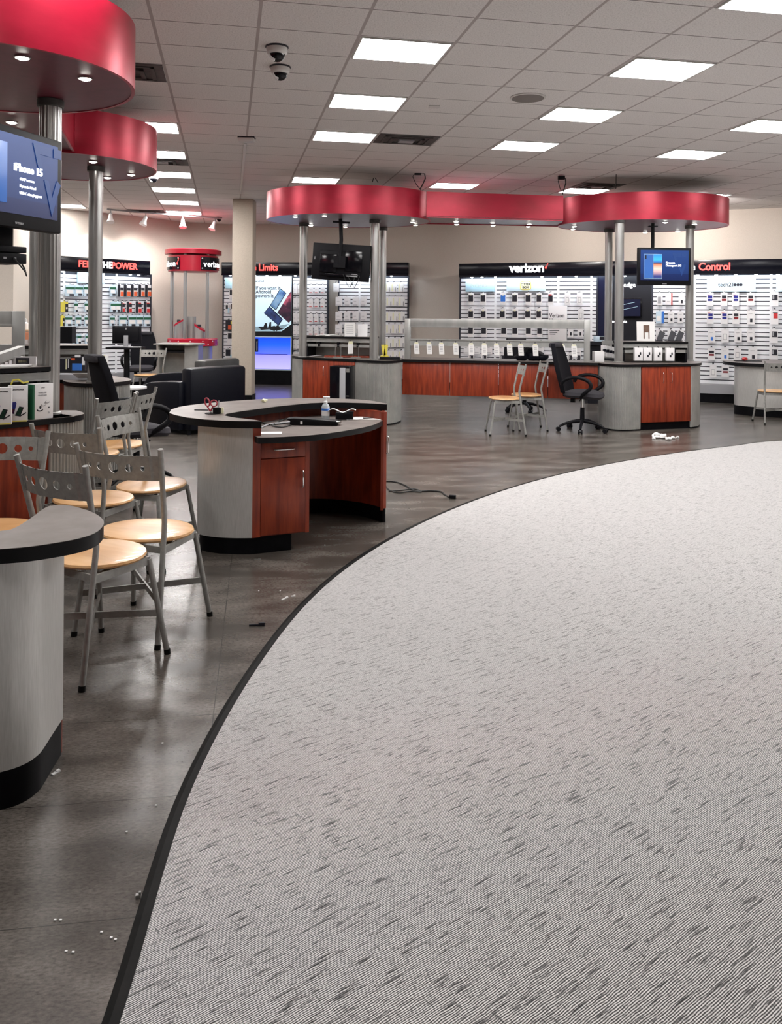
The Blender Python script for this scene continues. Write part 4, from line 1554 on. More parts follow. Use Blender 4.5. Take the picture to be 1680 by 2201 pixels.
def cabinet(label, p0, p1, depth, z1=CT - .035, doors=2, kick=.1, over=.02, hz0=.6, hz1=.72, handles='mid'):
    d = (Vector(p1) - Vector(p0))
    wd = d.length
    t = thing('base_cabinet', label, 'cabinet', (p0[0], p0[1], 0), math.atan2(d.y, d.x))
    b = MB(); b.box(0, .012, kick, wd, depth, z1); b.build('body', M['wood'], t)
    b = MB(); b.box(.0, .03, 0, wd, depth, kick); b.build('kickplate', M['kick'], t)
    for k in range(doors):
        x0, x1 = wd * k / doors + .003, wd * (k + 1) / doors - .003
        b = MB(); b.box(x0, -.006, kick + .002, x1, .012, z1 - .004)
        dr = b.build('door', M['wood'], t, bevel=.002)
        hx = x1 - .06 if k % 2 == 0 else x0 + .06
        bow_handle(dr, (hx, -.006, hz0), (hx, -.006, hz1), (0, -.03, 0))
    b = MB(); b.box(-.01, -over, z1, wd + .01, depth, CT - .002); b.build('edge_band', M['black'], t)
    b = MB(); b.box(-.01, -over, CT - .002, wd + .01, depth, CT); b.build('countertop', M['top'], t)
    return t


# ------------------------------------------------------------------ far island
X = lambda x, d: (x - 840) / F * d
dl0, dl1 = (X(652, 12.15), 12.15), (X(763, 11.62), 11.62)
drum('grey ribbed pedestal at the left end of the far island counter', [(X(630, 12.9), 13.0), (X(631, 12.6), 12.55), (X(640, 12.3), 12.28), (dl0[0] - .005, dl0[1])], [(dl0[0], 13.1)])
cabinet('cherry two-door cabinet under the left lobe of the far canopy', dl0, dl1, .55, hz0=.62, hz1=.74)
drum('big ribbed silver drum in the middle of the far island, left of the hanging panels',
     [(dl1[0] + .01, dl1[1] + .02), (X(790, 11.42), 11.42), (X(825, 11.3), 11.3), (X(848, 11.4), 11.4), (X(862, 11.7), 11.7), (X(862, 12.0), 12.0)], [(.0, 12.3), (-.17, 12.09)])
dr0, dr1 = (X(1379, 10.98), 10.98), (X(1485, 11.2), 11.2)
drum('ribbed silver drum left of the far right cherry cabinet',
     [(X(1289, 11.75), 11.75), (X(1288, 11.3), 11.3), (X(1303, 11.03), 11.03), (X(1338, 10.88), 10.88), (dr0[0] - .01, dr0[1] - .01)], [(3.12, 11.52), (3.05, 11.8)])
cabinet('cherry two-door cabinet under the right lobe of the far canopy', dr0, dr1, .55, hz0=.62, hz1=.75)
drum('plain grey curved pedestal at the right end of the far island', [(dr1[0] + .005, dr1[1]), (X(1499, 11.3), 11.3), (X(1505, 11.5), 11.5), (X(1504, 11.8), 11.8)], [(dr1[0] + .01, 11.9)], smooth=True)

# bridge desk with four hanging cherry panels
q0, q1 = Vector((X(865, 11.72), 11.72)), Vector((X(1286, 11.22), 11.22))
t = thing('bridge_desk', 'long desk with four hanging cherry panels between the two ribbed drums', 'desk', (q0.x, q0.y, 0), math.atan2((q1 - q0).y, (q1 - q0).x))
wd = (q1 - q0).length
cuts = [0, .252, .502, .752, 1]
for k in range(4):
    b = MB(); b.box(wd * cuts[k] + .004, 0, .375, wd * cuts[k + 1] - .004, .02, CT - .036)
    b.build('hanging_panel', M['wood'], t, bevel=.002)
b = MB(); b.box(0, -.04, CT - .036, wd, .6, CT - .002); b.build('edge_band', M['black'], t)
b = MB(); b.box(0, -.04, CT - .002, wd, .6, CT); b.build('countertop', M['top'], t)


# raised shelves with rails over the counters
def raised_shelf(label, p0, p1, z=1.17, depth=.35, brackets=(.2, .5, .8), legs=True):
    d = Vector(p1) - Vector(p0)
    wd = d.length
    t = thing('raised_shelf', label, 'shelf', (p0[0], p0[1], CT), math.atan2(d.y, d.x))
    zz = z - CT
    b = MB(); b.box(0, 0, zz - .028, wd, depth, zz - .003); b.build('shelf_edge', M['black'], t)
    b = MB(); b.box(0, .004, zz - .003, wd, depth, zz); b.build('shelf_board', M['top'], t)
    b = MB(); b.box(.0, .02, zz - .085, wd, .05, zz - .035); b.box(0, .012, zz - .085, wd, .02, zz - .075); b.box(0, .012, zz - .045, wd, .02, zz - .035); b.build('upper_rail', M['alu'], t, smooth=False)
    b = MB(); b.box(0, .03, zz - .155, wd, .05, zz - .115); b.build('lower_rail', M['alu'], t)
    for f in brackets:
        b = MB(); b.box(wd * f - .018, .022, zz - .15, wd * f + .018, .06, zz - .08); b.build('bracket', M['plastic'], t)
    b = MB(); b.box(.01, depth - .05, 0, wd - .01, depth - .03, zz - .03); b.build('back_panel', M['corrug'], t)
    for x in (.012, wd - .012):
        b = MB(); b.box(x - .012, .03, 0, x + .012, depth - .03, zz - .028); b.build('leg', M['plastic'], t)
    return t


raised_shelf('raised silver-railed shelf on the far left cherry cabinet', (X(657, 12.3), 12.3), (X(796, 11.95), 11.95))
raised_shelf('raised silver-railed shelf on the far right cherry cabinet', (X(1341, 11.3), 11.3), (X(1479, 11.45), 11.45), z=1.155)

# aluminium frame on the bridge desk
f0, f1 = Vector((X(870, 11.8), 11.8)), Vector((X(1268, 11.35), 11.35))
t = thing('merchandise_stand', 'long aluminium goalpost frame standing on the bridge desk', 'frame', (f0.x, f0.y, CT), math.atan2((f1 - f0).y, (f1 - f0).x))
wd = (f1 - f0).length
for x in (0, wd - .08):
    b = MB(); b.box(x, -.02, 0, x + .08, .05, 1.44 - CT); b.build('post', M['alu'], t, bevel=.003)
b = MB(); b.box(.08, -.012, 1.325 - CT, wd - .08, .042, 1.44 - CT); b.build('top_beam', M['alu'], t, bevel=.003)
b = MB(); b.box(.08, -.03, 1.318 - CT, wd - .08, -.012, 1.328 - CT); b.build('beam_lip', M['pole'], t)
b = MB(); b.box(.08, -.01, 1.06 - CT, wd - .08, .03, 1.155 - CT); b.box(.08, -.025, 1.14 - CT, wd - .08, -.01, 1.155 - CT); b.box(.08, -.025, 1.06 - CT, wd - .08, -.01, 1.07 - CT); b.build('lower_rail', M['alu'], t, smooth=False)
FRM = t.matrix_basis.copy()
frame_dir = (f1 - f0).normalized()
# price tags hanging from the lower rail
TAGX = [895, 922, 948, 979, 1012, 1040, 1066, 1094, 1118, 1149, 1207, 1232]


def hang_tag(i, x):
    # where this image column meets the frame line
    a = X(x, 1)
    # f0 + s*dir : x = a*y
    s_ = (a * f0.y - f0.x) / (frame_dir.x - a * frame_dir.y)
    p = f0 + frame_dir * s_
    ordn = ['leftmost', 'second', 'third', 'fourth', 'fifth', 'sixth', 'seventh', 'eighth', 'ninth', 'tenth', 'eleventh', 'last'][i]
    t = thing('hang_tag', 'white price tag with yellow top, %s along the long aluminium frame' % ordn, 'tag', (p.x, p.y - .035, 1.11), math.atan2(frame_dir.y, frame_dir.x), 'price tags hanging on the long aluminium frame')
    b = MB(); b.tube([(0, .03, .02), (0, -.012, .015), (0, -.012, -.002)], .004, 6); b.build('hook', M['plastic'], t)
    b = MB()
    pts = [(-.022, 0), (.022, 0), (.036, -.03), (.036, -.165), (-.036, -.165), (-.036, -.03)]
    A = [b.v((x_ + .012 * (z / -.165), -.016, z)) for x_, z in pts]
    B = [b.v((x_ + .012 * (z / -.165), -.013, z)) for x_, z in pts]
    b.face(A); b.face(B[::-1])
    for k in range(6):
        b.face([A[k], B[k], B[(k + 1) % 6], A[(k + 1) % 6]])
    b.build('card', M['paper'], t, smooth=False)
    b = MB(); b.box(-.024, -.018, -.022, .026, -.0165, -.004); b.build('yellow_top', M['paleyellow'], t, smooth=False)
    b = MB()
    for k in range(4):
        b.box(-.02 + .006, -.018, -.06 - .022 * k, .02 + .006, -.0165, -.054 - .022 * k)
    b.build('print', M['grey'], t, smooth=False)


for i, x in enumerate(TAGX):
    hang_tag(i, x)

# things around the far island
t = thing('floor_machine', 'tall black machine with a grey stripe standing before the left cherry cabinet', 'machine', (X(737, 11.3), 11.28, 0), -.25)
b = MB(); b.box(-.145, -.12, .02, .145, .12, .80); b.build('casing', M['gloss'], t, bevel=.012)
b = MB(); b.box(.0, -.128, .04, .08, -.119, .78); b.build('grey_stripe', M['grey'], t, bevel=.002)
b = MB(); b.box(.09, -.125, .72, .135, -.119, .77); b.box(.095, -.125, .40, .13, -.119, .41); b.build('control_marks', M['chrome'], t)
b = MB(); b.box(-.13, -.11, 0, .13, .11, .02); b.build('feet_plinth', M['plastic'], t)

p = onz(752, 727, 1.17); p = Vector((X(752, 12.0), 12.0, 1.17))
t = thing('sign_holder', 'white paper notice in a clear holder on the far left raised shelf', 'sign', p, .1)
b = MB(); b.box(-.075, 0, .005, .075, .004, .2, M=Matrix.Rotation(-.12, 4, 'X')); b.build('notice', M['paper'], t, smooth=False)
b = MB(); b.box(-.08, .006, 0, .08, .01, .205, M=Matrix.Rotation(-.12, 4, 'X')); b.box(-.08, -.03, 0, .08, .05, .004); b.build('holder', M['clear'], t, smooth=False)
b = MB()
for k in range(5):
    b.box(-.05, -.002, .16 - .028 * k, .05, -.0005, .164 - .028 * k, M=Matrix.Rotation(-.12, 4, 'X'))
b.build('print', M['grey'], t, smooth=False)
t = thing('sign_holder', 'second white notice leaning behind the first on the left raised shelf', 'sign', Vector((X(779, 12.1), 12.1, 1.17)), -.1)
b = MB(); b.box(-.07, 0, .0, .07, .006, .18, M=Matrix.Rotation(-.2, 4, 'X')); b.build('notice', M['card'], t, smooth=False)
for i, (x0, x1, lab) in enumerate(((678, 712, 'white papers lying at the left of the far left raised shelf'), (700, 735, 'flat white leaflet beside the notice on the far left raised shelf'))):
    b = MB(); b.box(-.12, -.06, 0, .12, .06, .012); b.box(-.06, -.08, .012, .15, .04, .018)
    o = b.build('leaflets', M['paper'], loc=(X((x0 + x1) / 2, 12.25), 12.36 - .09 * i, 1.171)); tag(o, lab, 'paper')
p = Vector((X(754, 11.95), 11.9, 1.09))
t = thing('hang_tag', 'single white tag on a yellow loop under the far left raised shelf', 'tag', p)
b = MB(); b.tube([(0, -.005, -.002), (0, .0, .02), (0, .09, .03)], .004, 6); b.build('hook', M['plastic'], t)
b = MB(); b.box(-.035, -.01, -.16, .035, -.006, .0); b.build('card', M['paper'], t, smooth=False)
b = MB(); b.box(-.025, -.012, -.02, .03, -.0102, .02); b.build('yellow_top', M['paleyellow'], t, smooth=False)
for i, (x, lab) in enumerate(((823, 'yellow ribbon tag left of its twin beside the front canopy pole'), (831, 'yellow ribbon tag right of its twin beside the front canopy pole'))):
    b = MB(); b.box(-.022, -.01, -.15, .022, .01, 0, M=Matrix.Rotation((-.15, .12)[i], 4, 'Y')); b.box(-.03, -.02, -.17, .03, .02, -.15)
    tag(b.build('yellow_tag', M['yellow'], loc=(X(x, 11.7), 11.7, 1.07)), lab, 'tag')
t = thing('tag_post', 'short dark post holding the yellow tags on the middle drum', 'stand', (X(828, 11.76), 11.76, CT))
b = MB(); b.box(-.05, -.05, 0, .05, .05, .006); b.tube([(0, 0, 0), (0, 0, .21)], .008); b.tube([(0, 0, .2), (0, -.07, .2)], .006); b.build('post', M['plastic'], t)
b = MB(); b.box(-.14, -.1, 0, .14, .1, .035); tag(b.build('black_tray', M['plastic'], loc=(X(838, 11.55), 11.62, CT), bevel=.004), 'flat black tray on top of the middle ribbed drum', 'tray')
for i, (x, lab) in enumerate(((727, 'small chrome wire stand left on the far left cabinet top'), (765, 'small chrome wire stand right on the far left cabinet top'))):
    b = MB(); b.tube([(-.04, 0, 0), (-.04, 0, .17), (.04, 0, .17), (.04, 0, 0)], .005, 6); b.box(-.07, -.05, 0, .07, .05, .012)
    tag(b.build('wire_stand', M['pole'], loc=(X(x, 11.97), 11.97, CT)), lab, 'stand')
b = MB(); b.box(-.35, -.1, 0, .35, .1, .022); tag(b.build('wooden_board', M['wood'], loc=(X(750, 12.1), 12.12, CT), bevel=.003), 'low cherry board lying on the far left cabinet top', 'board')

# right lobe goods: four white packs hanging below the raised shelf
for i, x in enumerate((1371, 1390.5, 1413, 1439)):
    d = 11.27
    ordn = ('leftmost', 'second', 'third', 'rightmost')[i]
    t = thing('accessory_pack', 'white earphone pack, %s of four below the far right raised shelf' % ordn, 'package', (X(x, d), d, 1.09), .05 - .02 * i, 'white packs under the far right raised shelf')
    b = MB(); b.box(-.055, -.04, -.19, .055, .02, -.015); b.build('box', M['card'], t, bevel=.003)
    b = MB(); b.tube([(0, .0, .0), (0, -.03, .0), (0, -.03, -.015)], .005, 6); b.build('hook', M['plastic'], t)
    b = MB(); b.lathe([(.012, 0), (.012, .003)], 10, M=Matrix.Translation((.02, -.0405, -.085)) @ Matrix.Rotation(PI / 2, 4, 'X')); b.box(-.01, -.043, -.14, .012, -.0402, -.11); b.box(.01, -.043, -.11, .03, -.0402, -.095); b.build('print', M['dark'], t, smooth=False)
for i, x in enumerate((1296, 1303, 1310, 1317, 1324)):
    d = 11.62
    b = MB(); b.box(-.018, -.03, -.15, .018, .03, 0); b.mi = 1; b.box(-.019, -.031, -.09, .019, -.01, -.05)
    o = b.build('accessory_pack', [M['card'], M['dark']], loc=(X(x, d) + .005, d, 1.09 - .008 * i)); o.rotation_euler = (0, 0, .5)
    tag(o, 'slim white pack hanging %s left of the right drum pole' % ('outermost', 'second', 'third', 'fourth', 'innermost')[i], 'package', 'slim packs left of the right drum pole')
t = thing('side_rail', 'short silver rail carrying slim packs left of the right drum pole', 'rail', (X(1294, 11.7), 11.7, 1.13), .0)
b = MB(); b.box(0, -.02, -.03, .25, .02, .02); b.build('rail', M['alu'], t); b = MB(); b.box(-.0, -.01, -.26, .02, .01, -.03); b.box(.23, -.01, -.26, .25, .01, -.03); b.build('leg', M['alu'], t)
b = MB(); b.box(-.13, -.05, 0, .0, .1, .14); tag(b.build('white_box', M['card'], loc=(X(1295, 11.55), 11.5, CT), bevel=.003), 'plain white carton on the right drum left of its pole', 'box')
t = thing('easel_sign', 'beige photo card of a brown chair on the far right raised shelf', 'sign', (X(1388, 11.5), 11.5, 1.157), -.12)
b = MB(); b.box(-.12, 0, 0, .12, .006, .27, M=Matrix.Rotation(-.12, 4, 'X')); b.build('card', M['paper'], t, smooth=False)
b = MB(); b.box(-.03, -.003, .12, .05, -.001, .22, M=Matrix.Rotation(-.12, 4, 'X')); b.box(-.03, -.003, .03, -.015, -.001, .12, M=Matrix.Rotation(-.12, 4, 'X')); b.box(.035, -.003, .03, .05, -.001, .12, M=Matrix.Rotation(-.12, 4, 'X')); b.build('picture', noise_mat('brown_print', [(.3, (.10, .05, .03)), (.7, (.16, .09, .06))], 20), t, smooth=False)
for i, (x, lab) in enumerate(((1416, 'slanted black phone stand left on the far right raised shelf'), (1440, 'slanted black phone stand in the middle of the right raised shelf'), (1457, 'slanted black phone stand at the right of the far raised shelf'))):
    b = MB(); b.box(-.04, -.003, 0, .04, .006, .16, M=Matrix.Rotation(.5, 4, 'Y') @ Matrix.Rotation(-.4, 4, 'X')); b.box(-.06, -.03, 0, .05, .05, .01)
    tag(b.build('phone_stand', M['dark'], loc=(X(x, 11.52), 11.52, 1.157)), lab, 'stand')
b = MB(); b.box(-.12, -.07, 0, .12, .07, .09); b.mi = 1; b.box(-.05, -.075, .03, .04, -.0701, .09)
tag(b.build('blue_bag', [M['lightblue'], M['dark']], loc=(X(1283, 14.6), 14.3, 0), M=Matrix.Translation((0, 0, 1.06)), bevel=.02), 'pale blue pouch on the black ledge before the navy panel', 'pouch')
b = MB(); b.box(-.3, -.15, 1.0, .25, .15, 1.06); b.box(-.25, -.1, 0, .2, .1, 1.0)
tag(b.build('black_ledge', M['charcoal'], loc=(X(1285, 14.6), 14.35, 0)), 'black pedestal ledge carrying a pale blue pouch near the navy panel', 'pedestal')

t = thing('black_bag', 'heap of black bags piled on the bridge desk near the right', 'bag', (X(1137, 11.75), 11.62, CT))
for k, (x, y, z, s3) in enumerate(((-.12, 0, 0, .10), (.06, .02, 0, .13), (.0, .05, .05, .12), (.16, 0, 0, .09))):
    b = MB()
    r_ = random.Random(k)
    o2 = bmesh.ops.create_icosphere(b.bm, subdivisions=2, radius=1)
    for v in o2['verts']:
        kk = 1 + r_.uniform(-.12, .12)
        v.co = Vector((x + v.co.x * s3 * kk, y + v.co.y * s3 * .7 * kk, max(0, z + (v.co.z * .6 + .5) * s3 * kk)))
    b.build('bag_lobe', M['leather'], t)


# ------------------------------------------------------------------ right desk
t = thing('service_desk', 'curved silver desk at the right edge before the slatwall', 'desk', (5.9, 12.7, 0))
Lm = Matrix.Translation((-5.9, -12.7, 0))
zr = .80
pt = [at(x, 700, d).to_2d() for x, d in ((1553, 13.35), (1558, 13.1), (1590, 12.75), (1640, 12.5), (1700, 12.3), (1780, 12.2), (1780, 13.6), (1620, 13.9))]
pt = catmull(pt[:6], 4) + pt[6:]
b = MB(); b.prism([tuple(p) for p in pt], zr - .05, zr - .002); b.build('edge_band', M['black'], t, M=Lm)
b = MB(); b.prism([tuple(p) for p in pt], zr - .002, zr); b.build('tabletop', M['top'], t, M=Lm)
pb = [at(x, 700, d).to_2d() for x, d in ((1581, 13.4), (1580, 12.95), (1610, 12.72), (1650, 12.55), (1700, 12.45), (1760, 12.4))]
pb = catmull(pb, 6)
b = MB(); b.ribbon([tuple(p) for p in pb], .14, zr - .05, .02); b.build('silver_front', M['laminate'], t, M=Lm)
b = MB(); b.ribbon([tuple(p) for p in pb], 0, .14, .025); b.build('kickplate', M['kick'], t, M=Lm)
b = MB(); b.box(-.2, -.06, 0, .2, .06, .012); tag(b.build('black_tray', M['plastic'], loc=(at(1607, 700, 13.2).x, 13.2, zr)), 'flat black tray on the right-hand desk', 'tray')
crumple('red and white crumpled packet on the right-hand desk', Vector((at(1601, 700, 13.15).x, 13.15, zr + .013)), .05, M['redprint'], 9, 'snack_packet', 'packet')

# debris on the far floor
for i, (x, y, s4) in enumerate(((1411, 941, .055), (1425, 942, .05), (1436, 946, .035), (1446, 943, .028), (1456, 941, .02), (1404, 944, .025))):
    crumple('crumpled cream paper scrap, %s of the litter before the right cabinet' % ('largest', 'second', 'third', 'fourth', 'rightmost', 'leftmost')[i], onz(x, y, 0.0), s4, M['paper'], 20 + i, 'paper_scrap', 'litter')


def scrap(label, x, y, w, h, rz, m, z=.004):
    b = MB()
    b.box(-w / 2, -h / 2, 0, w / 2, h / 2, z)
    b.box(w * .1, -h * .3, z, w / 2, h * .4, z * 1.8)
    o = b.build('floor_scrap', m, loc=onz(x, y, 0))
    o.rotation_euler = (0, 0, rz)
    return tag(o, label, 'litter')


scrap('thin black plastic strip lying on the floor near the carpet edge', 552, 1345, .075, .01, .05, M['dark'], .008)
scrap('white curled strip on the floor left of the carpet edge', 612, 1287, .05, .007, 1.0, M['paper'])
scrap('small white scrap beside the carpet edge, right of the curled strip', 630, 1282, .022, .008, .3, M['paper'])
scrap('white chip at the foot of the front-left desk', 120, 1662, .03, .012, 1.1, M['paper'])
scrap('tiny metal screw at the carpet edge near the bottom left', 297, 1929, .013, .009, .2, M['pole'], .008)
scrap('short pale splinter under the corner of the central desk', 553, 1203, .04, .004, -.1, M['pole'])
for i, (x, y) in enumerate(((118, 1979), (130, 1979), (218, 2005), (239, 2017), (248, 2021), (272, 1789), (335, 1732), (142, 2046), (349, 1598), (157, 2048), (171, 2251), (556, 1270), (602, 1270), (698, 1172))):
    if y > 2200:
        continue
    b = MB(); b.box(-.003, -.0025, 0, .003, .0025, .003)
    tag(b.build('floor_crumb', M['paper'], loc=onz(x, y, 0)), 'tiny white crumb on the dark tile floor', 'litter', 'white crumbs on the dark tile floor')


# ------------------------------------------------------------------ near-left island
g0, g1 = Vector((-2.62, 4.28)), Vector((-1.925, 5.05))
cabinet('near cherry cabinet behind the left chairs, carrying the boxed chargers', tuple(g0), tuple(g1), .5, doors=2, over=.03)
cc = Vector((-2.105, 5.13))
drum('small ribbed grey drum at the foot of the thick near pole', [(cc.x + .1, cc.y - .2), (cc.x + .185, cc.y - .08), (cc.x + .2, cc.y + .05), (cc.x + .1, cc.y + .2)], [(cc.x - .15, cc.y + .2), (cc.x - .1, cc.y + .0)], overhang=.012)
e0 = Vector((-2.62, 4.36)) + Vector((-.0, .0))
raised_shelf('raised railed shelf above the boxed chargers at the left edge', (-2.56, 4.49), (-2.035, 5.02), z=1.17, depth=.3, brackets=(.15, .55, .85))
# boxed goods on the near counter


def charger_box(label, x, ytop, ybot, w, dpt, rz, d, sidem, prints, h):
    p = Vector((X(x, d), d, CT))
    t = thing('charger_box', label, 'box', p, rz)
    b = MB(); b.box(-w / 2, 0, 0, w / 2, dpt, h); b.build('carton', M['card'], t, bevel=.0015)
    if sidem:
        b = MB(); b.box(-w / 2 - .0012, .0, .001, -w / 2, dpt, h - .001); b.box(-w / 2 - .0012, -.0012, .001, -w / 2 + .012, 0, h - .001); b.build('side_print', sidem, t, smooth=False)
    for k, (nm, q, m) in enumerate(prints):
        if nm == 'poly':
            flatpoly(t, 'printed_picture', q, m, y=-.0003, th=.0012)
        elif nm == 'ell':
            cx3, cz3, rx, rz3 = q
            flatpoly(t, 'printed_picture', [(cx3 + rx * math.cos(a), cz3 + rz3 * math.sin(a)) for a in [2 * PI * k2 / 18 for k2 in range(18)]], m, y=-.0003 - .0006 * k, th=.0012)
        else:
            text('printed_text', q[0], q[1], m, t, (q[2], -.0012, q[3]), bold=.0003, ext=.0004)
    return t


phone_art = [('poly', [(-.030, .05), (-.018, .045), (-.004, .105), (-.008, .115), (-.026, .112), (-.032, .08)], M['navyprint']), ('poly', [(-.03, .05), (-.018, .045), (-.012, .07), (-.03, .078)], M['darkred']),
             ('poly', [(-.013, .036), (.015, .030), (.034, .082), (.010, .088)], M['dark']), ('poly', [(-.008, .04), (.012, .036), (.028, .078), (.012, .082)], M['green']),
             ('poly', [(.01, .026), (.045, .048), (.046, .055), (.02, .04)], M['dark']), ('poly', [(-.05, 0.001), (.05, 0.001), (.05, .008), (-.05, .008)], M['yellow']),
             ('text', ('FLEXITPOWER', .0105, 0, .18), M['dark'])]
charger_box('white phone charger box cut by the left edge of the photo', 4, 830, 908, .105, .06, .36, 4.63, None, phone_art, .205)
charger_box('white and yellow phone charger box beside the green-sided box', 39, 828, 905, .103, .06, .36, 4.76, None, phone_art, .205)
charger_box('white wireless charger box with dark green side, beside the thick pole', 94, 823, 900, .13, .075, .95, 4.90, M['green'],
            [('ell', (-.02, .055, .02, .010), M['dark']), ('ell', (-.02, .059, .015, .007), M['card']), ('ell', (-.018, .068, .006, .009), M['dark']),
             ('ell', (.0, .082, .014, .008), M['grey']), ('ell', (.001, .085, .011, .006), M['card']), ('ell', (.025, .098, .014, .009), M['grey']), ('ell', (.026, .101, .011, .006), M['card']),
             ('ell', (.035, .065, .004, .005), M['dark']), ('ell', (.034, .035, .005, .006), M['grey']), ('text', ('SALT', .011, -.0, .18), M['grey']), ('text', ('WIRELESS', .012, -.005, .15), M['grey']), ('text', ('CHARGER', .0125, -.005, .135), M['grey'])], .205)
b = MB(); b.tube([(-.03, 0, 0), (-.02, 0, .025), (.01, 0, .03), (.04, 0, .01), (.07, -.005, .018)], .005, 7)
tag(b.build('yellow_cable', M['yellow'], loc=(X(34, 4.80), 4.815, CT + .207)), 'yellow looped strap lying on top of the middle charger box', 'strap')

# slanted rails and frame further back at the left edge
t = thing('merchandise_stand', 'aluminium frame with top beam at the left edge behind the near shelf', 'frame', (X(42, 7.5), 7.5, CT), .35)
b = MB(); b.box(-.06, -.03, 0, .045, .05, 1.5 - CT); b.build('post', M['alu'], t, bevel=.003)
b = MB(); b.box(-1.5, -.02, 1.37 - CT, -.06, .04, 1.5 - CT); b.box(-1.5, -.045, 1.36 - CT, -.06, -.02, 1.385 - CT); b.build('top_beam', M['alu'], t, bevel=.003)
b = MB(); b.box(-1.5, -.01, 1.10 - CT, -.06, .03, 1.2 - CT); b.build('lower_rail', M['alu'], t)
cabinet('shaded cherry cabinet beneath the back shelf, left of the second drum', (-4.5, 7.42), (-3.02, 7.80), .75, doors=3)
drum('ribbed grey drum beneath the second near pole, behind the office chair', [(-3.0, 7.72), (-2.87, 7.5), (-2.66, 7.36), (-2.48, 7.5), (-2.42, 7.75), (-2.52, 7.98)], [(-2.7, 8.2), (-3.0, 8.2)], overhang=.02)
raised_shelf('long raised shelf with white top behind the two near poles', (-4.3, 7.75), (-2.93, 8.15), z=1.17, depth=.4, brackets=(.25, .5, .75))


def hang_box(name, label, x, y, d, w, h, dp, ms, rz=0, bands=(), cat='package', group=None):
    p = at(x, y, d)
    b = MB(); b.box(-w / 2, -dp / 2, -h / 2, w / 2, dp / 2, h / 2)
    for k, (z0, z1, x0, x1) in enumerate(bands):
        b.mi = k + 1
        b.box(-w / 2 + w * x0, -dp / 2 - .002, -h / 2 + h * z0, -w / 2 + w * x1, -dp / 2, -h / 2 + h * z1)
    o = b.build(name, ms, loc=p, smooth=False)
    o.rotation_euler = (0, 0, rz)
    return tag(o, label, cat, group)


hang_box('rugged_case_pack', 'black and blue case pack with orange emblem under the long raised shelf', 169, 781, 7.98, .135, .135, .05, [M['dark'], M['blueprint'], M['orange'], M['card'], M['card']], 0, [(0, .5, .12, .8), (.72, .88, .05, .3), (.4, .95, .8, 1.0), (.94, 1.1, .3, .7)])
hang_box('case_pack', 'black pack with olive stripe left of the blue case pack', 140, 785, 8.02, .12, .12, .05, [M['dark'], M['paleyellow'], M['card']], 0, [(.2, 1, .62, .72), (.3, 1, .8, .88)])
b = MB(); b.box(-.18, -.09, 0, .18, .09, .05); tag(b.build('grey_carton', M['grey'], loc=(X(140, 7.62), 7.80, CT)), 'grey flat carton on the dark counter between the near poles', 'box')
b = MB(); b.box(-.10, -.08, 0, .10, .08, .004, M=Matrix.Rotation(-.35, 4, 'X')); tag(b.build('white_leaflet', M['paper'], loc=(X(166, 7.4), 7.62, CT + .045)), 'white leaflet tilted on the counter behind the black office chair', 'leaflet')
hang_box('dark_bin', 'black rounded bin standing on the long raised shelf between the poles', 141, 720, 8.05, .155, .155, .14, [M['plastic']], .1, cat='bin')
for i, (x0, y0, x1, y1, n, lab) in enumerate(((-20, 783, 46, 755, 7, 'phone accessory pack'),)):
    t = thing('sloped_rail', 'sloping silver rail of hanging packs at the left edge above the shelf', 'rail', at(46, 752, 6.2), .0)
    P0, P1 = at(-60, 790, 5.0) - at(46, 752, 6.2), at(46, 752, 6.2) - at(46, 752, 6.2)
    b = MB(); b.bar(P0, P1, .05, .06); b.build('rail', M['alu'], t)
    b = MB(); b.bar(P1 + Vector((0, 0, -.03)), P1 + Vector((0, 0, -(at(46, 752, 6.2).z - CT))), .03, .03); b.build('leg', M['alu'], t)
    for k in range(n):
        q = at(-60, 790, 5.0).lerp(at(46, 752, 6.2), .42 + .09 * k)
        hang_box('slim_pack', 'black and white pack hanging %s on the sloping rail at the left edge' % ('first', 'second', 'third', 'fourth', 'fifth', 'sixth', 'last')[k], 0, 0, 1, .075, .09, .02, [M['card'], M['dark']], -.5, [(.2, .75, .2, .8)], group='packs on the sloping rail').location = q + Vector((.0, -.02, -.085))
hang_box('earbud_pack', 'white pack of small black earbuds standing at the end of the sloping rail', 55, 778, 5.9, .15, .075, .03, [M['card'], M['dark'], M['paleyellow']], .1, [(.3, .9, .1, .7), (.45, .7, .2, .6)])
b = MB(); b.box(-.16, -.1, 0, .16, .1, .004); b.box(-.1, -.08, .004, .19, .06, .008)
o = b.build('papers', M['paper'], loc=(-2.33, 4.93, 1.171)); o.rotation_euler = (0, 0, .7); tag(o, 'white papers spread on the raised shelf at the left edge', 'paper')

t = thing('wooden_cubby', 'small pale-topped wooden box on the back shelf left of the thick pole', 'box', (X(61, 8.35), 8.35, 1.171))
b = MB(); b.box(-.07, -.05, 0, .07, .07, .13); b.build('box', M['card'], t); b = MB(); b.box(-.08, -.06, .13, .08, .08, .145); b.build('lid', M['oak'], t)
hang_box('orange_packet', 'orange soft packet in front of the small wooden box', 62, 722, 8.24, .09, .07, .05, [M['peach']], .1, cat='packet')
t = thing('lotion_bottle', 'white pump bottle standing on the small wooden box', 'bottle', (X(56, 8.36), 8.36, 1.317))
b = MB(); b.lathe([(.02, 0), (.022, .01), (.022, .06), (.008, .075), (.008, .09)], 16); b.build('bottle_body', M['white'], t)
b = MB(); b.tube([(0, 0, .085), (0, 0, .105), (-.02, 0, .108)], .006, 8); b.build('pump', M['white'], t)


# ------------------------------------------------------------------ display walls along the back
ORD = ['first', 'second', 'third', 'fourth', 'fifth', 'sixth', 'seventh', 'eighth', 'ninth', 'tenth', 'eleventh', 'twelfth']
ZS = 2.48


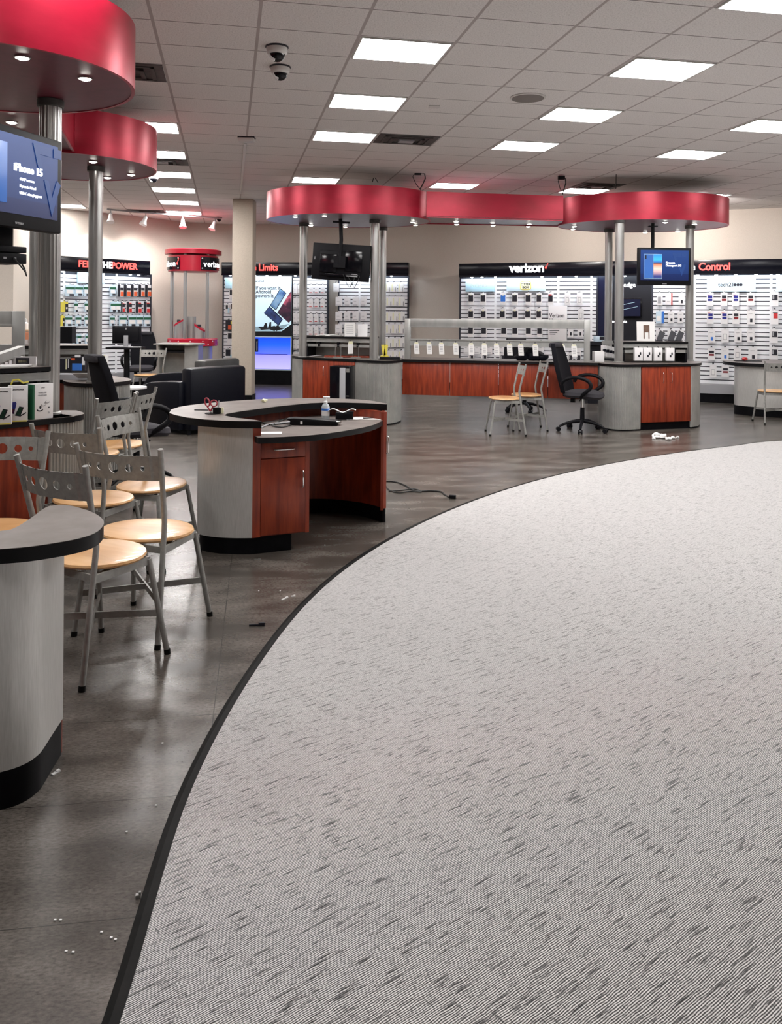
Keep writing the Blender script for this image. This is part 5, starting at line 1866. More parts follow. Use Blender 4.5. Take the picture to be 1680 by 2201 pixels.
class Seg:
    def __init__(s, p0, p1):
        s.p0, s.p1 = Vector(p0), Vector(p1)
        s.d = (s.p1 - s.p0).normalized()
        s.L = (s.p1 - s.p0).length
        s.rz = math.atan2(s.d.y, s.d.x)
        s.n = Vector((s.d.y, -s.d.x))      # towards the viewer

    def hit(s, x, off=0.0):
        """distance along the segment (offset off towards the viewer) seen in image column x"""
        a = (x - 840) / F
        o = s.p0 + s.n * off
        t = (a * o.y - o.x) / (s.d.x - a * s.d.y)
        p = o + s.d * t
        return t, p

    def pt(s, x, y, off=0.0):
        t, p = s.hit(x, off)
        return t, EYE + (hor(x) - y) * p.y / F, p


def slatwall(label, seg, x0, x1, z0, z1, pitch=.0765, ups=(), side=True):
    t0, p0 = seg.hit(x0)
    t1, p1 = seg.hit(x1)
    wd = t1 - t0
    t = thing('slatwall', label, 'display wall', (p0.x, p0.y, 0), seg.rz)
    b = MB(); b.box(0, .01, z0, wd, .05, z1); b.build('grooved_board', M['groove'], t, smooth=False)
    b = MB()
    z = z0 + .004
    while z + pitch - .017 < z1:
        b.box(0, 0, z, wd, .012, z + pitch - .017)
        z += pitch
    b.build('slats', M['slat'], t, smooth=False)
    for u in ups:
        tu, pu = seg.hit(u)
        b = MB(); b.box(tu - t0 - .02, -.004, z0, tu - t0 + .02, .001, z1); b.build('upright', M['slat'], t, smooth=False)
    b = MB(); b.box(-.0, -.10, .16, wd, .03, z0); b.build('lower_trim', M['grey'], t, smooth=False)
    b = MB(); b.box(0, -.08, 0, wd, .03, .16); b.build('plinth', M['kick'], t, smooth=False)
    if side:
        b = MB(); b.box(-.03, -.01, 0, 0, .1, z1); b.box(wd, -.01, 0, wd + .03, .1, z1); b.build('side_panels', M['groove'], t, smooth=False)
    t['t0'] = t0
    return t


def header(label, seg, x0, x1, z0, z1, lamps=(), dep=.27, join=False):
    t0, p0 = seg.hit(x0, dep)
    t1, p1 = seg.hit(x1, dep)
    wd = t1 - t0
    t = thing('header_sign', label, 'sign', (p0.x, p0.y, 0), seg.rz)
    b = MB(); b.box(0, 0, z0, wd, dep + .02, z1); b.build('light_box', M['header'], t, bevel=.006)
    b = MB(); b.box(.0, .0, z0 - .035, wd, .015, z0); b.box(0, .015, z0 - .035, .015, dep - .03, z0); b.box(wd - .015, .015, z0 - .035, wd, dep - .03, z0); b.build('lamp_rail', M['header'], t, smooth=False)
    b = MB(); b.box(.05, .09, z0 - .018, wd - .05, .115, z0 - .001); b.build('unseen_glow_strip', M['tube'], t, smooth=False)  # added glowing strip, out of sight behind the lip, brightens the slats
    for x in lamps:
        tt, _ = seg.hit(x, dep)
        b = MB(); b.lathe([(.026, 0), (.028, -.010), (.016, -.018)], 12, c=(tt - t0, .03, z0 - .035)); b.build('lamp', M['bulb'], t)
    t['t0'] = t0
    t['dep'] = dep
    return t


def hlocal(t, seg, x):
    return seg.hit(x, t['dep'])[0] - t['t0']


def tick(parent, x, z, s, m, y=-.006):
    return flatpoly(parent, 'tick_mark', [(x, z + .18 * s), (x + .08 * s, z + .0 * s), (x + .13 * s, z + .0 * s), (x + .36 * s, z + .62 * s), (x + .27 * s, z + .62 * s), (x + .115 * s, z + .13 * s), (x + .05 * s, z + .25 * s)], m, y=y, th=.006)


PK = {
    'dark': (['card', 'dark', 'paleyellow'], [(.30, .84, .06, .88, 1), (.82, .90, .3, .6, 2)]),
    'bluetop': (['card', 'blueprint', 'paleyellow'], [(.30, .84, .06, .88, 1), (.80, .88, .3, .6, 2)]),
    'redtag': (['card', 'dark', 'redprint'], [(.30, .80, .06, .88, 1), (.80, .90, .1, .7, 2)]),
    'navy': (['card', 'navyprint', 'redprint'], [(.58, .78, .2, .85, 1), (.36, .52, .2, .85, 1), (.80, .85, .1, .5, 2)]),
    'dred': (['card', 'darkred', 'dark'], [(.58, .78, .2, .85, 2), (.36, .52, .2, .85, 1)]),
    'blue': (['card', 'blueprint', 'grey'], [(.15, .42, .4, .72, 1), (.75, .78, .2, .7, 2)]),
    'wlow': (['card', 'dark', 'grey'], [(.15, .42, .4, .72, 1), (.75, .78, .2, .7, 2)]),
    'clear': (['card', 'grey', 'paper'], [(.2, .66, .25, .75, 1), (.24, .62, .3, .7, 2)]),
    'purple': (['card', 'navyprint', 'grey'], [(.15, .7, .2, .75, 2), (.6, .66, .25, .7, 1)]),
    'redside': (['card', 'redprint', 'grey'], [(.0, 1, .82, 1.0, 1), (.3, .34, .2, .6, 2)]),
    'bluewhite': (['lightblue', 'blueprint', 'paper'], [(0, 1, .7, 1, 1), (.2, .6, .1, .6, 2)]),
    'blackcase': (['card', 'dark', 'grey'], [(.42, .82, .25, .9, 1), (.5, .78, .3, .5, 2)]),
    'redcase': (['card', 'redprint', 'dark'], [(.42, .82, .35, .9, 1), (.78, .85, .25, .9, 2)]),
    'green': (['lightblue', 'green', 'dark', 'paper'], [(.62, .84, 0, 1, 1), (.05, .22, .4, .9, 2), (.25, .58, .1, .8, 3)]),
    'borange': (['card', 'dark', 'orange', 'paleyellow'], [(0, 1, 0, .42, 1), (.05, .42, .5, 1, 2), (.55, .75, .45, 1, 1), (.45, .52, .5, .9, 3)]),
    'bred': (['card', 'dark', 'redprint', 'grey'], [(0, 1, 0, .42, 1), (.02, .36, .5, 1, 2), (.5, .8, .45, 1, 1), (.8, .88, .45, .9, 2)]),
    'yellow': (['yellow', 'dark', 'paper'], [(.0, .8, .6, 1, 1), (.3, .5, .7, .9, 2)]),
    'white': (['card', 'grey', 'paper'], [(.08, .14, .1, .8, 1), (.5, .53, .2, .6, 1)]),
    'pinkish': (['card', 'redprint', 'grey'], [(.08, .16, .1, .7, 1), (.5, .53, .2, .6, 2)]),
    'yell': (['paper', 'paleyellow', 'grey'], [(.1, .9, .1, .3, 1), (.05, .5, .7, .85, 2)]),
    'bluepack': (['card', 'blueprint', 'skyblue'], [(.5, .95, .05, .95, 1), (.1, .4, .1, .6, 1)]),
    'brown': (['dark', 'orange', 'yellow'], [(.1, .5, .4, .9, 1), (.6, .9, .8, 1, 2)]),
    'tealpack': (['card', 'dark', 'skyblue'], [(.5, .95, .1, .6, 1), (.05, .6, .6, .9, 2)]),
}
DESC = {'dark': 'white card with black phone case', 'bluetop': 'white card with blue phone case', 'redtag': 'black phone case with red tag', 'navy': 'white pack with navy blocks', 'dred': 'white pack with dark red blocks',
        'blue': 'white pack with small blue phone', 'wlow': 'white pack with small black phone', 'clear': 'white pack with clear phone case', 'purple': 'white pack with greyish phone case', 'redside': 'white pack with red side',
        'bluewhite': 'pale blue pack with blue side', 'blackcase': 'large white pack with black case', 'redcase': 'large white pack with red case', 'green': 'pale pack with dark green band', 'borange': 'black and orange pack',
        'bred': 'black and red pack', 'yellow': 'yellow and black pack', 'white': 'plain white accessory pack', 'pinkish': 'white pack with red print', 'yell': 'cream pack with yellow strip', 'bluepack': 'blue and white pack',
        'brown': 'black pack with orange picture', 'tealpack': 'white pack with sky blue picture'}
_pk = {}
_peg = None


def pack(kind, seg, x, y, wpx, hpx, row, k, wall, host, grp, off=.07):
    global _peg
    t, z, p = seg.pt(x, y, off)
    w, h = wpx * p.y / F, hpx * p.y / F
    w, h = round(w, 2), round(h, 2)
    key = (kind, w, h)
    ms, bands = PK[kind]
    if key not in _pk:
        b = MB(); b.box(-w / 2, -.012, -h / 2, w / 2, .012, h / 2)
        b.box(-.012, -.002, h / 2, .012, .002, h / 2 + .02)
        for z0, z1, x0, x1, mi in bands:
            b.mi = mi
            b.box(-w / 2 + w * x0, -.0145 - .001 * mi, -h / 2 + h * z0, -w / 2 + w * x1, -.012, -h / 2 + h * z1)
        o = b.build('accessory_pack', [M[m] for m in ms], smooth=False)
        _pk[key] = o
    else:
        o = _pk[key].copy()
        COL.objects.link(o)
    o.location = (p.x, p.y, z)
    o.rotation_euler = (0, 0, seg.rz + random.uniform(-.06, .06))
    tag(o, '%s, %s in %s row, %s' % (DESC[kind], ORD[k], row, wall), 'package', grp)
    # its peg, part of the slatwall
    if _peg is None:
        b = MB(); b.tube([(0, 0, 0), (0, -.12, .0), (0, -.135, .012)], .0035, 5); b.box(-.014, -.006, -.012, .014, 0, .02)
        _peg = b.build('peg_hook', M['dark'])
        pg = _peg
    else:
        pg = _peg.copy()
        COL.objects.link(pg)
    pg.parent = host
    t_, pp = seg.hit(x, 0)
    pg.location = (t_ - host['t0'], 0, z + h / 2 + .012)
    return o


def fill(rows, seg, wall, host, grp, w=12, h=26):
    for rname, y, items in rows:
        for k, it in enumerate(items):
            x, kind = it[0], it[1]
            pack(kind, seg, x, it[4] if len(it) > 4 else y, it[2] if len(it) > 2 else w, it[3] if len(it) > 3 else h, rname, k, wall, host, grp)


SA = Seg((1.30, 16.42), (3.96, 15.33))
SB = Seg((3.96, 15.33), (7.3, 14.02))
wa = slatwall('long white slatwall of phone cases under the white lettered header', SA, 990, 1281, .30, ZS - .23, ups=(1064, 1199, 1270), side=True)
wb = slatwall('white slatwall at the right edge under the red Control lettering', SB, 1403, 1760, .32, ZS - .23, ups=(1492, 1656), side=True)
for q in (wa, wb):
    for ch in list(bpy.data.objects):
        pass
n1 = header('black header over the cases slatwall with white verizon lettering', SA, 985, 1299, ZS - .225, ZS, (1012, 1034, 1063, 1163, 1202, 1237))
n2 = header('black header with red and white lettering at the right edge', SB, 1299.5, 1760, ZS - .225, ZS, (1341, 1498, 1538, 1580, 1624, 1671))
text('lettering', 'verizon', .235, M['glowwhite'], n1, (hlocal(n1, SA, 1131), -.006, ZS - .175), bold=.006, sp=.92, sx=1.02)
tick(n1, hlocal(n1, SA, 1170), ZS - .125, .17, M['glowred'])
text('lettering', 'the', .17, M['glowwhite'], n2, (hlocal(n2, SB, 1480), -.006, ZS - .175), bold=.003, sx=.9)
text('lettering', 'Control', .185, M['glowred'], n2, (hlocal(n2, SB, 1534), -.006, ZS - .18), bold=.004, sp=.95, sx=.9)


def wallsign(label, seg, x0, y0, x1, y1, m, off=.05, name='brand_sign'):
    ta, za, pa = seg.pt(x0, y0, off)
    tb, zb, pb2 = seg.pt(x1, y1, off)
    t = thing(name, label, 'sign', (pa.x, pa.y, zb), seg.rz)
    b = MB(); b.box(0, -.012, 0, tb - ta, .03, za - zb); b.build('sign_board', m, t, bevel=.003)
    t['w'], t['h'] = tb - ta, za - zb
    return t


s = wallsign('pale blue brand sign at the left top of the cases slatwall', SA, 1000, 602, 1062, 627, M['skyblue'])
text('lettering', 'INCIPIO', .095, M['grey'], s, (s['w'] * .45, -.013, s['h'] * .38), ext=.001, sp=1.0)
s = wallsign('pale brand sign with yellow rounded badge on the cases slatwall', SA, 1088, 602, 1171, 626, M['lightblue'])
bx = s['w'] * .5
flatpoly(s, 'badge', [(bx + .11 * math.copysign(abs(math.cos(a)) ** .5, math.cos(a)), s['h'] / 2 + .085 * math.copysign(abs(math.sin(a)) ** .5, math.sin(a))) for a in [2 * PI * k / 24 for k in range(24)]], M['yellow'], y=-.0125, th=.004)
flatpoly(s, 'badge', [(bx + .098 * math.copysign(abs(math.cos(a)) ** .5, math.cos(a)), s['h'] / 2 + .073 * math.copysign(abs(math.sin(a)) ** .5, math.sin(a))) for a in [2 * PI * k / 24 for k in range(24)]], M['paleyellow'], y=-.0165, th=.002)
text('lettering', 'OTTER', .058, M['dark'], s, (bx, -.02, s['h'] / 2 + .005), bold=.002, ext=.001)
text('lettering', 'BOX', .058, M['dark'], s, (bx, -.02, s['h'] / 2 - .052), bold=.002, ext=.001)
s = wallsign('pale blue tech21 brand sign at the top of the right slatwall', SB, 1518, 599, 1623, 627, M['lightblue'])
text('lettering', 'tech21', .095, M['dark'], s, (s['w'] * .40, -.013, s['h'] * .40), bold=.0015, ext=.001)
for k in range(3):
    cxx = s['w'] * (.58 + .062 * k)
    flatpoly(s, 'dot', [(cxx + .025 * math.cos(a), s['h'] * .52 + .025 * math.sin(a)) for a in [2 * PI * q / 16 for q in range(16)]], M['dark'], y=-.0125, th=.003)
s = wallsign('pale brand sign cut by the right edge of the photo', SB, 1667, 599, 1740, 627, M['lightblue'])
s = wallsign('tall white Verizon Home poster on the cases slatwall', SA, 1178, 657, 1218, 736, M['card'], off=.09, name='poster')
text('lettering', 'Verizon', .105, M['dark'], s, (s['w'] * .06, -.013, s['h'] * .68), bold=.002, ext=.001, align='LEFT', sx=.85)
text('lettering', 'Home', .105, M['dark'], s, (s['w'] * .06, -.013, s['h'] * .545), bold=.002, ext=.001, align='LEFT', sx=.85)
for k in range(3):
    flatbox(s, 'printed_line', s['w'] * .08, s['h'] * (.31 - .05 * k), s['w'] * (.6 - .1 * k), s['h'] * (.33 - .05 * k), M['dark'], y=-.0125)
ga = 'packs on the cases slatwall'
wl = 'long cases slatwall'
fill([
    ('top', 643, [(1012, 'dark'), (1038, 'dark'), (1081, 'bluetop'), (1106, 'dark'), (1135, 'dark'), (1158, 'dark'), (1183, 'redtag'), (1219, 'clear'), (1245, 'clear')]),
    ('second', 677, [(1012, 'dark'), (1039, 'dark'), (1080, 'dark'), (1107, 'dark'), (1134, 'dark'), (1158, 'dark'), (1248, 'clear')]),
    ('third', 712, [(1012, 'dark'), (1040, 'dark'), (1083, 'dark'), (1107, 'dark'), (1136, 'dark'), (1160, 'dark'), (1226, 'wlow'), (1247, 'wlow')]),
    ('fourth', 748, [(1003, 'white'), (1026, 'white'), (1052, 'white'), (1078, 'white'), (1104, 'white'), (1163, 'white'), (1243, 'white')]),
    ('bottom', 772, [(1013, 'blackcase'), (1041, 'blackcase'), (1080, 'blackcase'), (1105, 'blackcase'), (1226, 'blackcase'), (1243, 'blackcase')]),
], SA, wl, wa, ga)
gb = 'packs on the right slatwall'
fill([
    ('top', 643, [(1417, 'purple', 12, 26), (1437, 'redside', 14, 26), (1464, 'wlow', 12, 26), (1525, 'navy', 14, 28), (1555, 'dred', 14, 28), (1580, 'navy', 14, 28), (1612, 'dred', 15, 28), (1663, 'blackcase', 16, 30)]),
    ('second', 682, [(1418, 'bluewhite', 17, 26), (1442, 'wlow', 12, 24), (1462, 'wlow', 12, 24), (1526, 'navy', 14, 28), (1556, 'navy', 14, 28), (1581, 'dred', 14, 28), (1613, 'wlow', 15, 30), (1664, 'redcase', 15, 30)]),
    ('third', 722, [(1417, 'white', 14, 24), (1442, 'white', 14, 24), (1463, 'white', 13, 24), (1529, 'blue', 15, 28), (1558, 'clear', 15, 28), (1586, 'wlow', 15, 28), (1613, 'wlow', 15, 28), (1663, 'blackcase', 15, 30)]),
    ('fourth', 761, [(1529, 'dred', 15, 26), (1558, 'blue', 15, 26), (1585, 'clear', 15, 26), (1618, 'wlow', 18, 28), (1663, 'blackcase', 16, 30)]),
    ('bottom', 798, [(1533, 'clear', 14, 27), (1559, 'dred', 15, 25)]),
], SB, 'right edge slatwall', wb, gb)


# navy and charcoal panels between the slatwalls
def panel(name, label, seg, x0, x1, z0, z1, m, cat='panel', th=.05):
    t0, p0 = seg.hit(x0)
    t1, p1 = seg.hit(x1)
    t = thing(name, label, cat, (p0.x, p0.y, 0), seg.rz)
    b = MB(); b.box(0, 0, z0, t1 - t0, th, z1); b.build('board', m, t, smooth=False)
    t['t0'] = t0
    return t


panel('display_board', 'narrow plain navy panel right of the cases slatwall', SA, 1282, 1300, 0, ZS - .23, M['navy'])
cp = panel('display_board', 'dark charcoal brand panel behind the right canopy poles', SB, 1301, 1402, 0, ZS - .23, M['charcoal'])
tt = SB.hit(1352)[0] - cp['t0']
text('lettering', 'edge', .115, M['glowwhite'], cp, (tt, -.004, EYE + (hor(1352) - 616) * 15 / F), ext=.001)
text('lettering', 'motorola', .075, M['glowwhite'], cp, (SB.hit(1330)[0] - cp['t0'], -.004, EYE + (hor(1340) - 694) * 15 / F), ext=.001)
s = wallsign('dark blue glossy picture of a car-like device on the charcoal panel', SB, 1322, 641, 1378, 682, M['gloss'], off=.06, name='picture_panel')
flatbox(s, 'picture', .02, .02, s['w'] - .02, s['h'] - .02, M['navy'], y=-.0125)
flatpoly(s, 'picture_line', [(.1, s['h'] * .62), (s['w'] * .75, s['h'] * .78), (s['w'] * .75, s['h'] * .8), (.1, s['h'] * .645)], M['skyblue'], y=-.015)
flatpoly(s, 'picture_line', [(.1, s['h'] * .36), (s['w'] * .85, s['h'] * .55), (s['w'] * .85, s['h'] * .57), (.1, s['h'] * .385)], M['skyblue'], y=-.015)

# middle display wall
SM = Seg((-3.62, 17.82), (.40, 17.42))
ZM = 2.56
hm = header('long black header with red Limits lettering behind the beige column', SM, 475, 877, ZM - .24, ZM, (493, 546, 572, 600, 633, 670, 840))
text('lettering', 'the Limits', .20, M['glowred'], hm, (hlocal(hm, SM, 562), -.006, ZM - .175), bold=.004, sx=.88, sp=.98)
w1 = slatwall('narrow white slatwall left of the beige column', SM, 481, 545,   .35, ZM - .245, side=True)
w2 = slatwall('narrow white slatwall right of the android poster', SM, 629, 702,   .35, ZM - .245, side=True)
w3 = slatwall('white slatwall of cream packs behind the left canopy poles', SM, 729, 875, .35, ZM - .245, ups=(772,), side=True)
s = wallsign('pale blue sign at the top of the slatwall left of the column', SM, 483, 598, 512, 620, M['skyblue'])
fill([
    ('top', 634, [(499, 'tealpack', 13, 24)]),
    ('second', 664, [(489, 'tealpack', 9, 18), (502, 'tealpack', 14, 24)]),
    ('third', 699, [(492, 'brown', 14, 22), (502, 'brown', 8, 34)]),
    ('fourth', 728, [(497, 'tealpack', 16, 26)]),
    ('bottom', 765, [(494, 'tealpack', 20, 30)]),
], SM, 'slatwall left of the column', w1, 'packs on the slatwall left of the column')
rows2, rows3 = [], []
for rn, y in (('top', 622), ('second', 652), ('third', 684), ('fourth', 711), ('fifth', 741), ('bottom', 768)):
    rows2.append((rn, y, [(634, 'white', 8, 22), (642, 'white', 7, 20)] + ([(668, 'pinkish', 9, 18), (680, 'pinkish', 9, 18), (693, 'pinkish', 9, 18)] if y < 715 else [])))
    if y > 640:
        kk = 'yell' if y > 650 else 'white'
        rows3.append((rn if rn != 'second' else 'upper', y - 4, [(728, 'white', 14, 20)] + [(x, 'white' if x < 790 and y < 700 else 'yell', 13, 20) for x in (746, 764, 781, 836, 849, 863)]))
rows3 = [('top', 618, [(833, 'yell', 12, 20), (846, 'yell', 12, 20), (861, 'yell', 12, 20), (722, 'white', 12, 18)])] + rows3
fill(rows2, SM, 'slatwall right of the poster', w2, 'small packs on the slatwall right of the poster')
fill([(a, b_, sorted(c_)) for a, b_, c_ in rows3], SM, 'slatwall behind left poles', w3, 'cream packs on the slatwall behind the left poles')

# android poster and the blue light box below it
ta, za, pa = SM.pt(545, 592, .06)
tb, zb, pb3 = SM.pt(628, 726, .06)
t = thing('light_box_poster', 'tall lit pale blue android poster right of the beige column', 'poster', (pa.x, pa.y, zb), SM.rz)
Wp, Hp = tb - ta, za - zb
b = MB(); b.box(0, 0, 0, Wp, .06, Hp); b.build('frame', M['charcoal'], t, smooth=False)
M['poster'] = grad_mat('poster_pale_blue', [(0, (.42, .62, .72)), (.25, (.52, .70, .80)), (1, (.60, .76, .86))], .35, 'Z', (0, Hp))
flatbox(t, 'poster_sheet', .02, .02, Wp - .02, Hp - .02, M['poster'], y=0)
PX = lambda x, y: (SM.hit(x, .06)[0] - ta, EYE + (hor(x) - y) * pa.y / F - zb)


def pp(name, pts, m, y=-.003):
    flatpoly(t, name, [PX(*q) for q in pts], m, y=y)


pp('poster_floor', [(547, 725), (547, 712), (605, 712), (626, 697), (626, 725)], M['charcoal'])
pp('poster_floor', [(547, 711), (547, 702), (600, 700), (622, 696), (604, 711)], M['skyblue'], y=-.0055)
for q in ([(554, 702), (566, 703), (570, 694), (574, 695), (574, 704), (590, 706), (562, 709)], [(576, 706), (580, 692), (583, 692), (583, 702), (590, 700), (596, 705), (590, 712)], [(590, 703), (598, 698), (602, 705), (612, 706), (600, 709), (594, 712)]):
    pp('poster_shadow_figures', q, M['dark'], y=-.007)
M['ph1'] = noise_mat('poster_phone_blue', [(.3, (.03, .12, .45)), (.5, (.25, .5, .8)), (.7, (.5, .7, .85))], 5)
M['ph2'] = noise_mat('poster_phone_nebula', [(.35, (.02, .008, .03)), (.55, (.10, .02, .06)), (.62, (.65, .12, .2)), (.75, (.7, .4, .5))], 3.2)
M['ph3'] = noise_mat('poster_phone_navy', [(.3, (.01, .02, .09)), (.55, (.05, .12, .4)), (.75, (.5, .1, .06))], 3.5)
pp('poster_phone', [(580, 657), (602, 620), (615, 630), (593, 667)], M['gloss'], y=-.008)
pp('poster_phone', [(581.5, 656.5), (602.3, 622), (613.5, 630.3), (592.8, 665)], M['ph1'], y=-.0105)
pp('poster_phone', [(596, 672), (624, 627), (626, 628), (626, 688), (621, 694)], M['ph2'], y=-.008)
pp('poster_phone', [(567, 673), (579, 658), (608, 686), (599, 700)], M['gloss'], y=-.008)
pp('poster_phone', [(568.5, 673), (579, 660), (606, 686), (598.5, 698)], M['ph3'], y=-.0105)
sz = 15.0 * pa.y / F
for k, ss in enumerate(('If you want it,', 'Android', 'powers it.')):
    q = PX(549, 622.5 + 8.3 * k)
    text('lettering', ss, .108, M['dark'], t, (q[0], -.004, q[1]), align='LEFT', ext=.001, bold=.0015, sx=.92)
q = PX(549, 606)
text('lettering', 'android', .058, M['dark'], t, (q[0], -.004, q[1]), align='LEFT', ext=.001, bold=.0015)

ta2, za2, pa2 = SM.pt(547, 723, .16)
tb2, zb2, _ = SM.pt(627, 800, .16)
t = thing('blue_light_box', 'glowing blue display box below the android poster', 'light box', (pa2.x, pa2.y, 0), SM.rz)
zb2 = .30
Wb = tb2 - ta2
b = MB(); b.box(0, 0, zb2, Wb, .14, za2); b.build('box_body', M['charcoal'], t, smooth=False)
M['bluelit'] = grad_mat('light_box_blue_gradient', [(0, (.26, .24, .80)), (.45, (.17, .16, .75)), (.48, (.06, .09, .80)), (.75, (.008, .06, .80)), (1, (.003, .03, .60))], .95, 'Z', (zb2, za2))
flatbox(t, 'lit_face', .02, zb2 + .03, Wb - .02, za2 - .02, M['bluelit'], y=0)
flatbox(t, 'seam', .03, zb2 + (za2 - zb2) * .47, Wb - .08, zb2 + (za2 - zb2) * .475 + .008, M['dark'], y=-.0025)
b = MB()
for z0 in (zb2 - .0, za2 - .02):
    b.box(0, -.012, z0, Wb, .0, z0 + .025)
b.box(Wb - .02, -.012, zb2, Wb, 0, za2)
b.build('edge_frame', M['lightblue'], t, smooth=False)
b = MB(); b.box(0, .01, 0, Wb, .14, zb2); b.build('plinth', M['kick'], t, smooth=False)
hang_box('navy_pouch', 'small navy pouch hanging at the left of the blue light box', 550, 742, 17.3, .09, .27, .05, [M['navy'], M['card']], 0, [(.1, .8, .7, .85)], cat='pouch')

# left display wall
SL = Seg((-6.02, 14.95), (-4.72, 16.42))
wlft = slatwall('white slatwall of green banded packs behind the two near poles', SL, 126, 322, .35, ZS - .24, ups=(137, 250), side=True)
hl = header('black header reading feel the power behind the near poles', SL, 128, 322, ZS - .235, ZS, (136, 281, 299))
for ss, m, x, a in (('FEEL', 'glowred', 167, 'LEFT'), ('THE', 'glowwhite', 209, 'LEFT'), ('POWER', 'glowred', 238.5, 'LEFT')):
    text('lettering', ss, .165, M[m], hl, (hlocal(hl, SL, x), -.006, ZS - .175), bold=.005, align=a, sx={'FEEL': .98, 'THE': .98, 'POWER': .93}[ss])
s = wallsign('pale PROTECT sign half hidden by the second near pole', SL, 166, 585, 224, 610, M['lightblue'])
text('lettering', 'PROTECT', .07, M['grey'], s, (s['w'] * .06, -.013, s['h'] * .4), align='LEFT', ext=.001, bold=.001)
fill([
    ('top', 625, [(150, 'green', 20, 24), (169, 'green', 18, 23), (186, 'green', 14, 24), (242, 'green', 14, 23), (258, 'borange', 15, 26), (272, 'borange', 17, 25), (287, 'borange', 15, 25), (303, 'borange', 15, 25), (317, 'borange', 14, 25)]),
    ('second', 660, [(138, 'yellow', 16, 22), (163, 'green', 8, 22), (186, 'green', 11, 22), (243, 'green', 14, 22), (253, 'green', 12, 22), (263, 'bred', 9, 22), (277, 'bred', 12, 24), (297, 'bred', 14, 24), (315, 'bred', 14, 24)]),
    ('third', 690, [(134, 'yellow', 8, 22), (147, 'green', 15, 23), (168, 'green', 13, 23), (186, 'green', 10, 22), (241, 'green', 12, 22), (264, 'green', 18, 23), (284, 'green', 18, 23), (300, 'green', 16, 23), (316, 'green', 16, 23)]),
    ('bottom', 729, [(161, 'green', 7, 20), (170, 'green', 9, 20), (188, 'green', 11, 20), (317, 'bluepack', 14, 24)]),
], SL, 'left slatwall', wlft, 'packs on the left slatwall')

# ------------------------------------------------------------------ red two-tier kiosk in the corner
kx, ky = at(415, 600, 16.3).x, 16.3
t = thing('display_kiosk', 'round two-tier red kiosk with three thin poles in the far left corner', 'kiosk', (kx, ky, 0))
b = MB(); b.lathe([(.50, 2.615), (.54, 2.62), (.54, 2.70), (.50, 2.715)], 48); b.build('top_disc', M['redpaint'], t)
b = MB(); b.lathe([(.46, 2.285), (.475, 2.29), (.475, 2.59), (.46, 2.595)], 48); b.build('sign_ring', M['redpaint'], t)
for a0, a1 in ((178, 252), (300, 366)):
    P = [(.483 * math.cos(math.radians(a)), .483 * math.sin(math.radians(a))) for a in [a0 + (a1 - a0) * k / 12 for k in range(13)]]
    b = MB(); b.ribbon(P, 2.315, 2.555, -.012)
    pn = b.build('black_sign_panel', M['header'], t)
    for k in (0, 12):
        for z in (2.34, 2.53):
            b = MB()
            px_, py_ = P[k]
            ak = math.radians((a0 + 3) if k == 0 else (a1 - 3))
            b.lathe([(.014, 0), (.010, .008)], 10, M=Matrix.Translation((.497 * math.cos(ak), .497 * math.sin(ak), z)) @ Matrix.Rotation(ak - PI / 2 + PI, 4, 'Z') @ Matrix.Rotation(PI / 2, 4, 'X'))
            b.build('bolt', M['white'], pn)
    ams = 'verizon'
    wds = {'v': .72, 'e': .74, 'r': .52, 'i': .36, 'z': .66, 'o': .8, 'n': .76}
    tot = sum(wds[ch] for ch in ams)
    u = 0
    span = 60
    for ch in ams:
        am = (a0 + 5) + span * (u + wds[ch] / 2) / tot
        u += wds[ch]
        ar = math.radians(am)
        text('letter', ch, .155, M['glowwhite'], pn, (.497 * math.cos(ar), .497 * math.sin(ar), 2.375), rot=(PI / 2, 0, ar + PI / 2), bold=.003, ext=.001)
    ar = math.radians(a0 + 69)
    if a0 < 200:
        tk = flatpoly(t, 'tick_mark', [(-.02, .04), (-.005, .0), (.005, .0), (.04, .13), (.025, .13), (0, .03), (-.01, .05)], M['glowred'], y=0)
        tk.location = (.50 * math.cos(ar), .50 * math.sin(ar), 2.40)
        tk.rotation_euler = (0, 0, ar + PI / 2)
for a in (200, 262, 325):
    ar = math.radians(a)
    b = MB(); b.tube([(.40 * math.cos(ar), .40 * math.sin(ar), 1.0), (.40 * math.cos(ar), .40 * math.sin(ar), 2.62)], .032, 14); b.build('pole', M['pole'], t)
b = MB(); b.lathe([(.47, .855), (.48, .86), (.48, .985), (.46, 1.0)], 48); bd = b.build('counter_ring', M['redpaint'], t)
for k in range(14):
    ar = math.radians(180 + k * 14)
    b = MB(); b.lathe([(.012, 0), (.012, .004)], 8, M=Matrix.Translation((.481 * math.cos(ar), .481 * math.sin(ar), .89 + .06 * (k % 2))) @ Matrix.Rotation(ar + PI / 2, 4, 'Z') @ Matrix.Rotation(PI / 2, 4, 'X')); b.build('white_stud', M['white'], bd)
b = MB(); b.lathe([(.38, .02), (.38, .855)], 40); b.build('drum_base', M['alu'], t)
b = MB(); b.lathe([(.36, 0), (.36, .03)], 30); b.build('plinth', M['kick'], t)
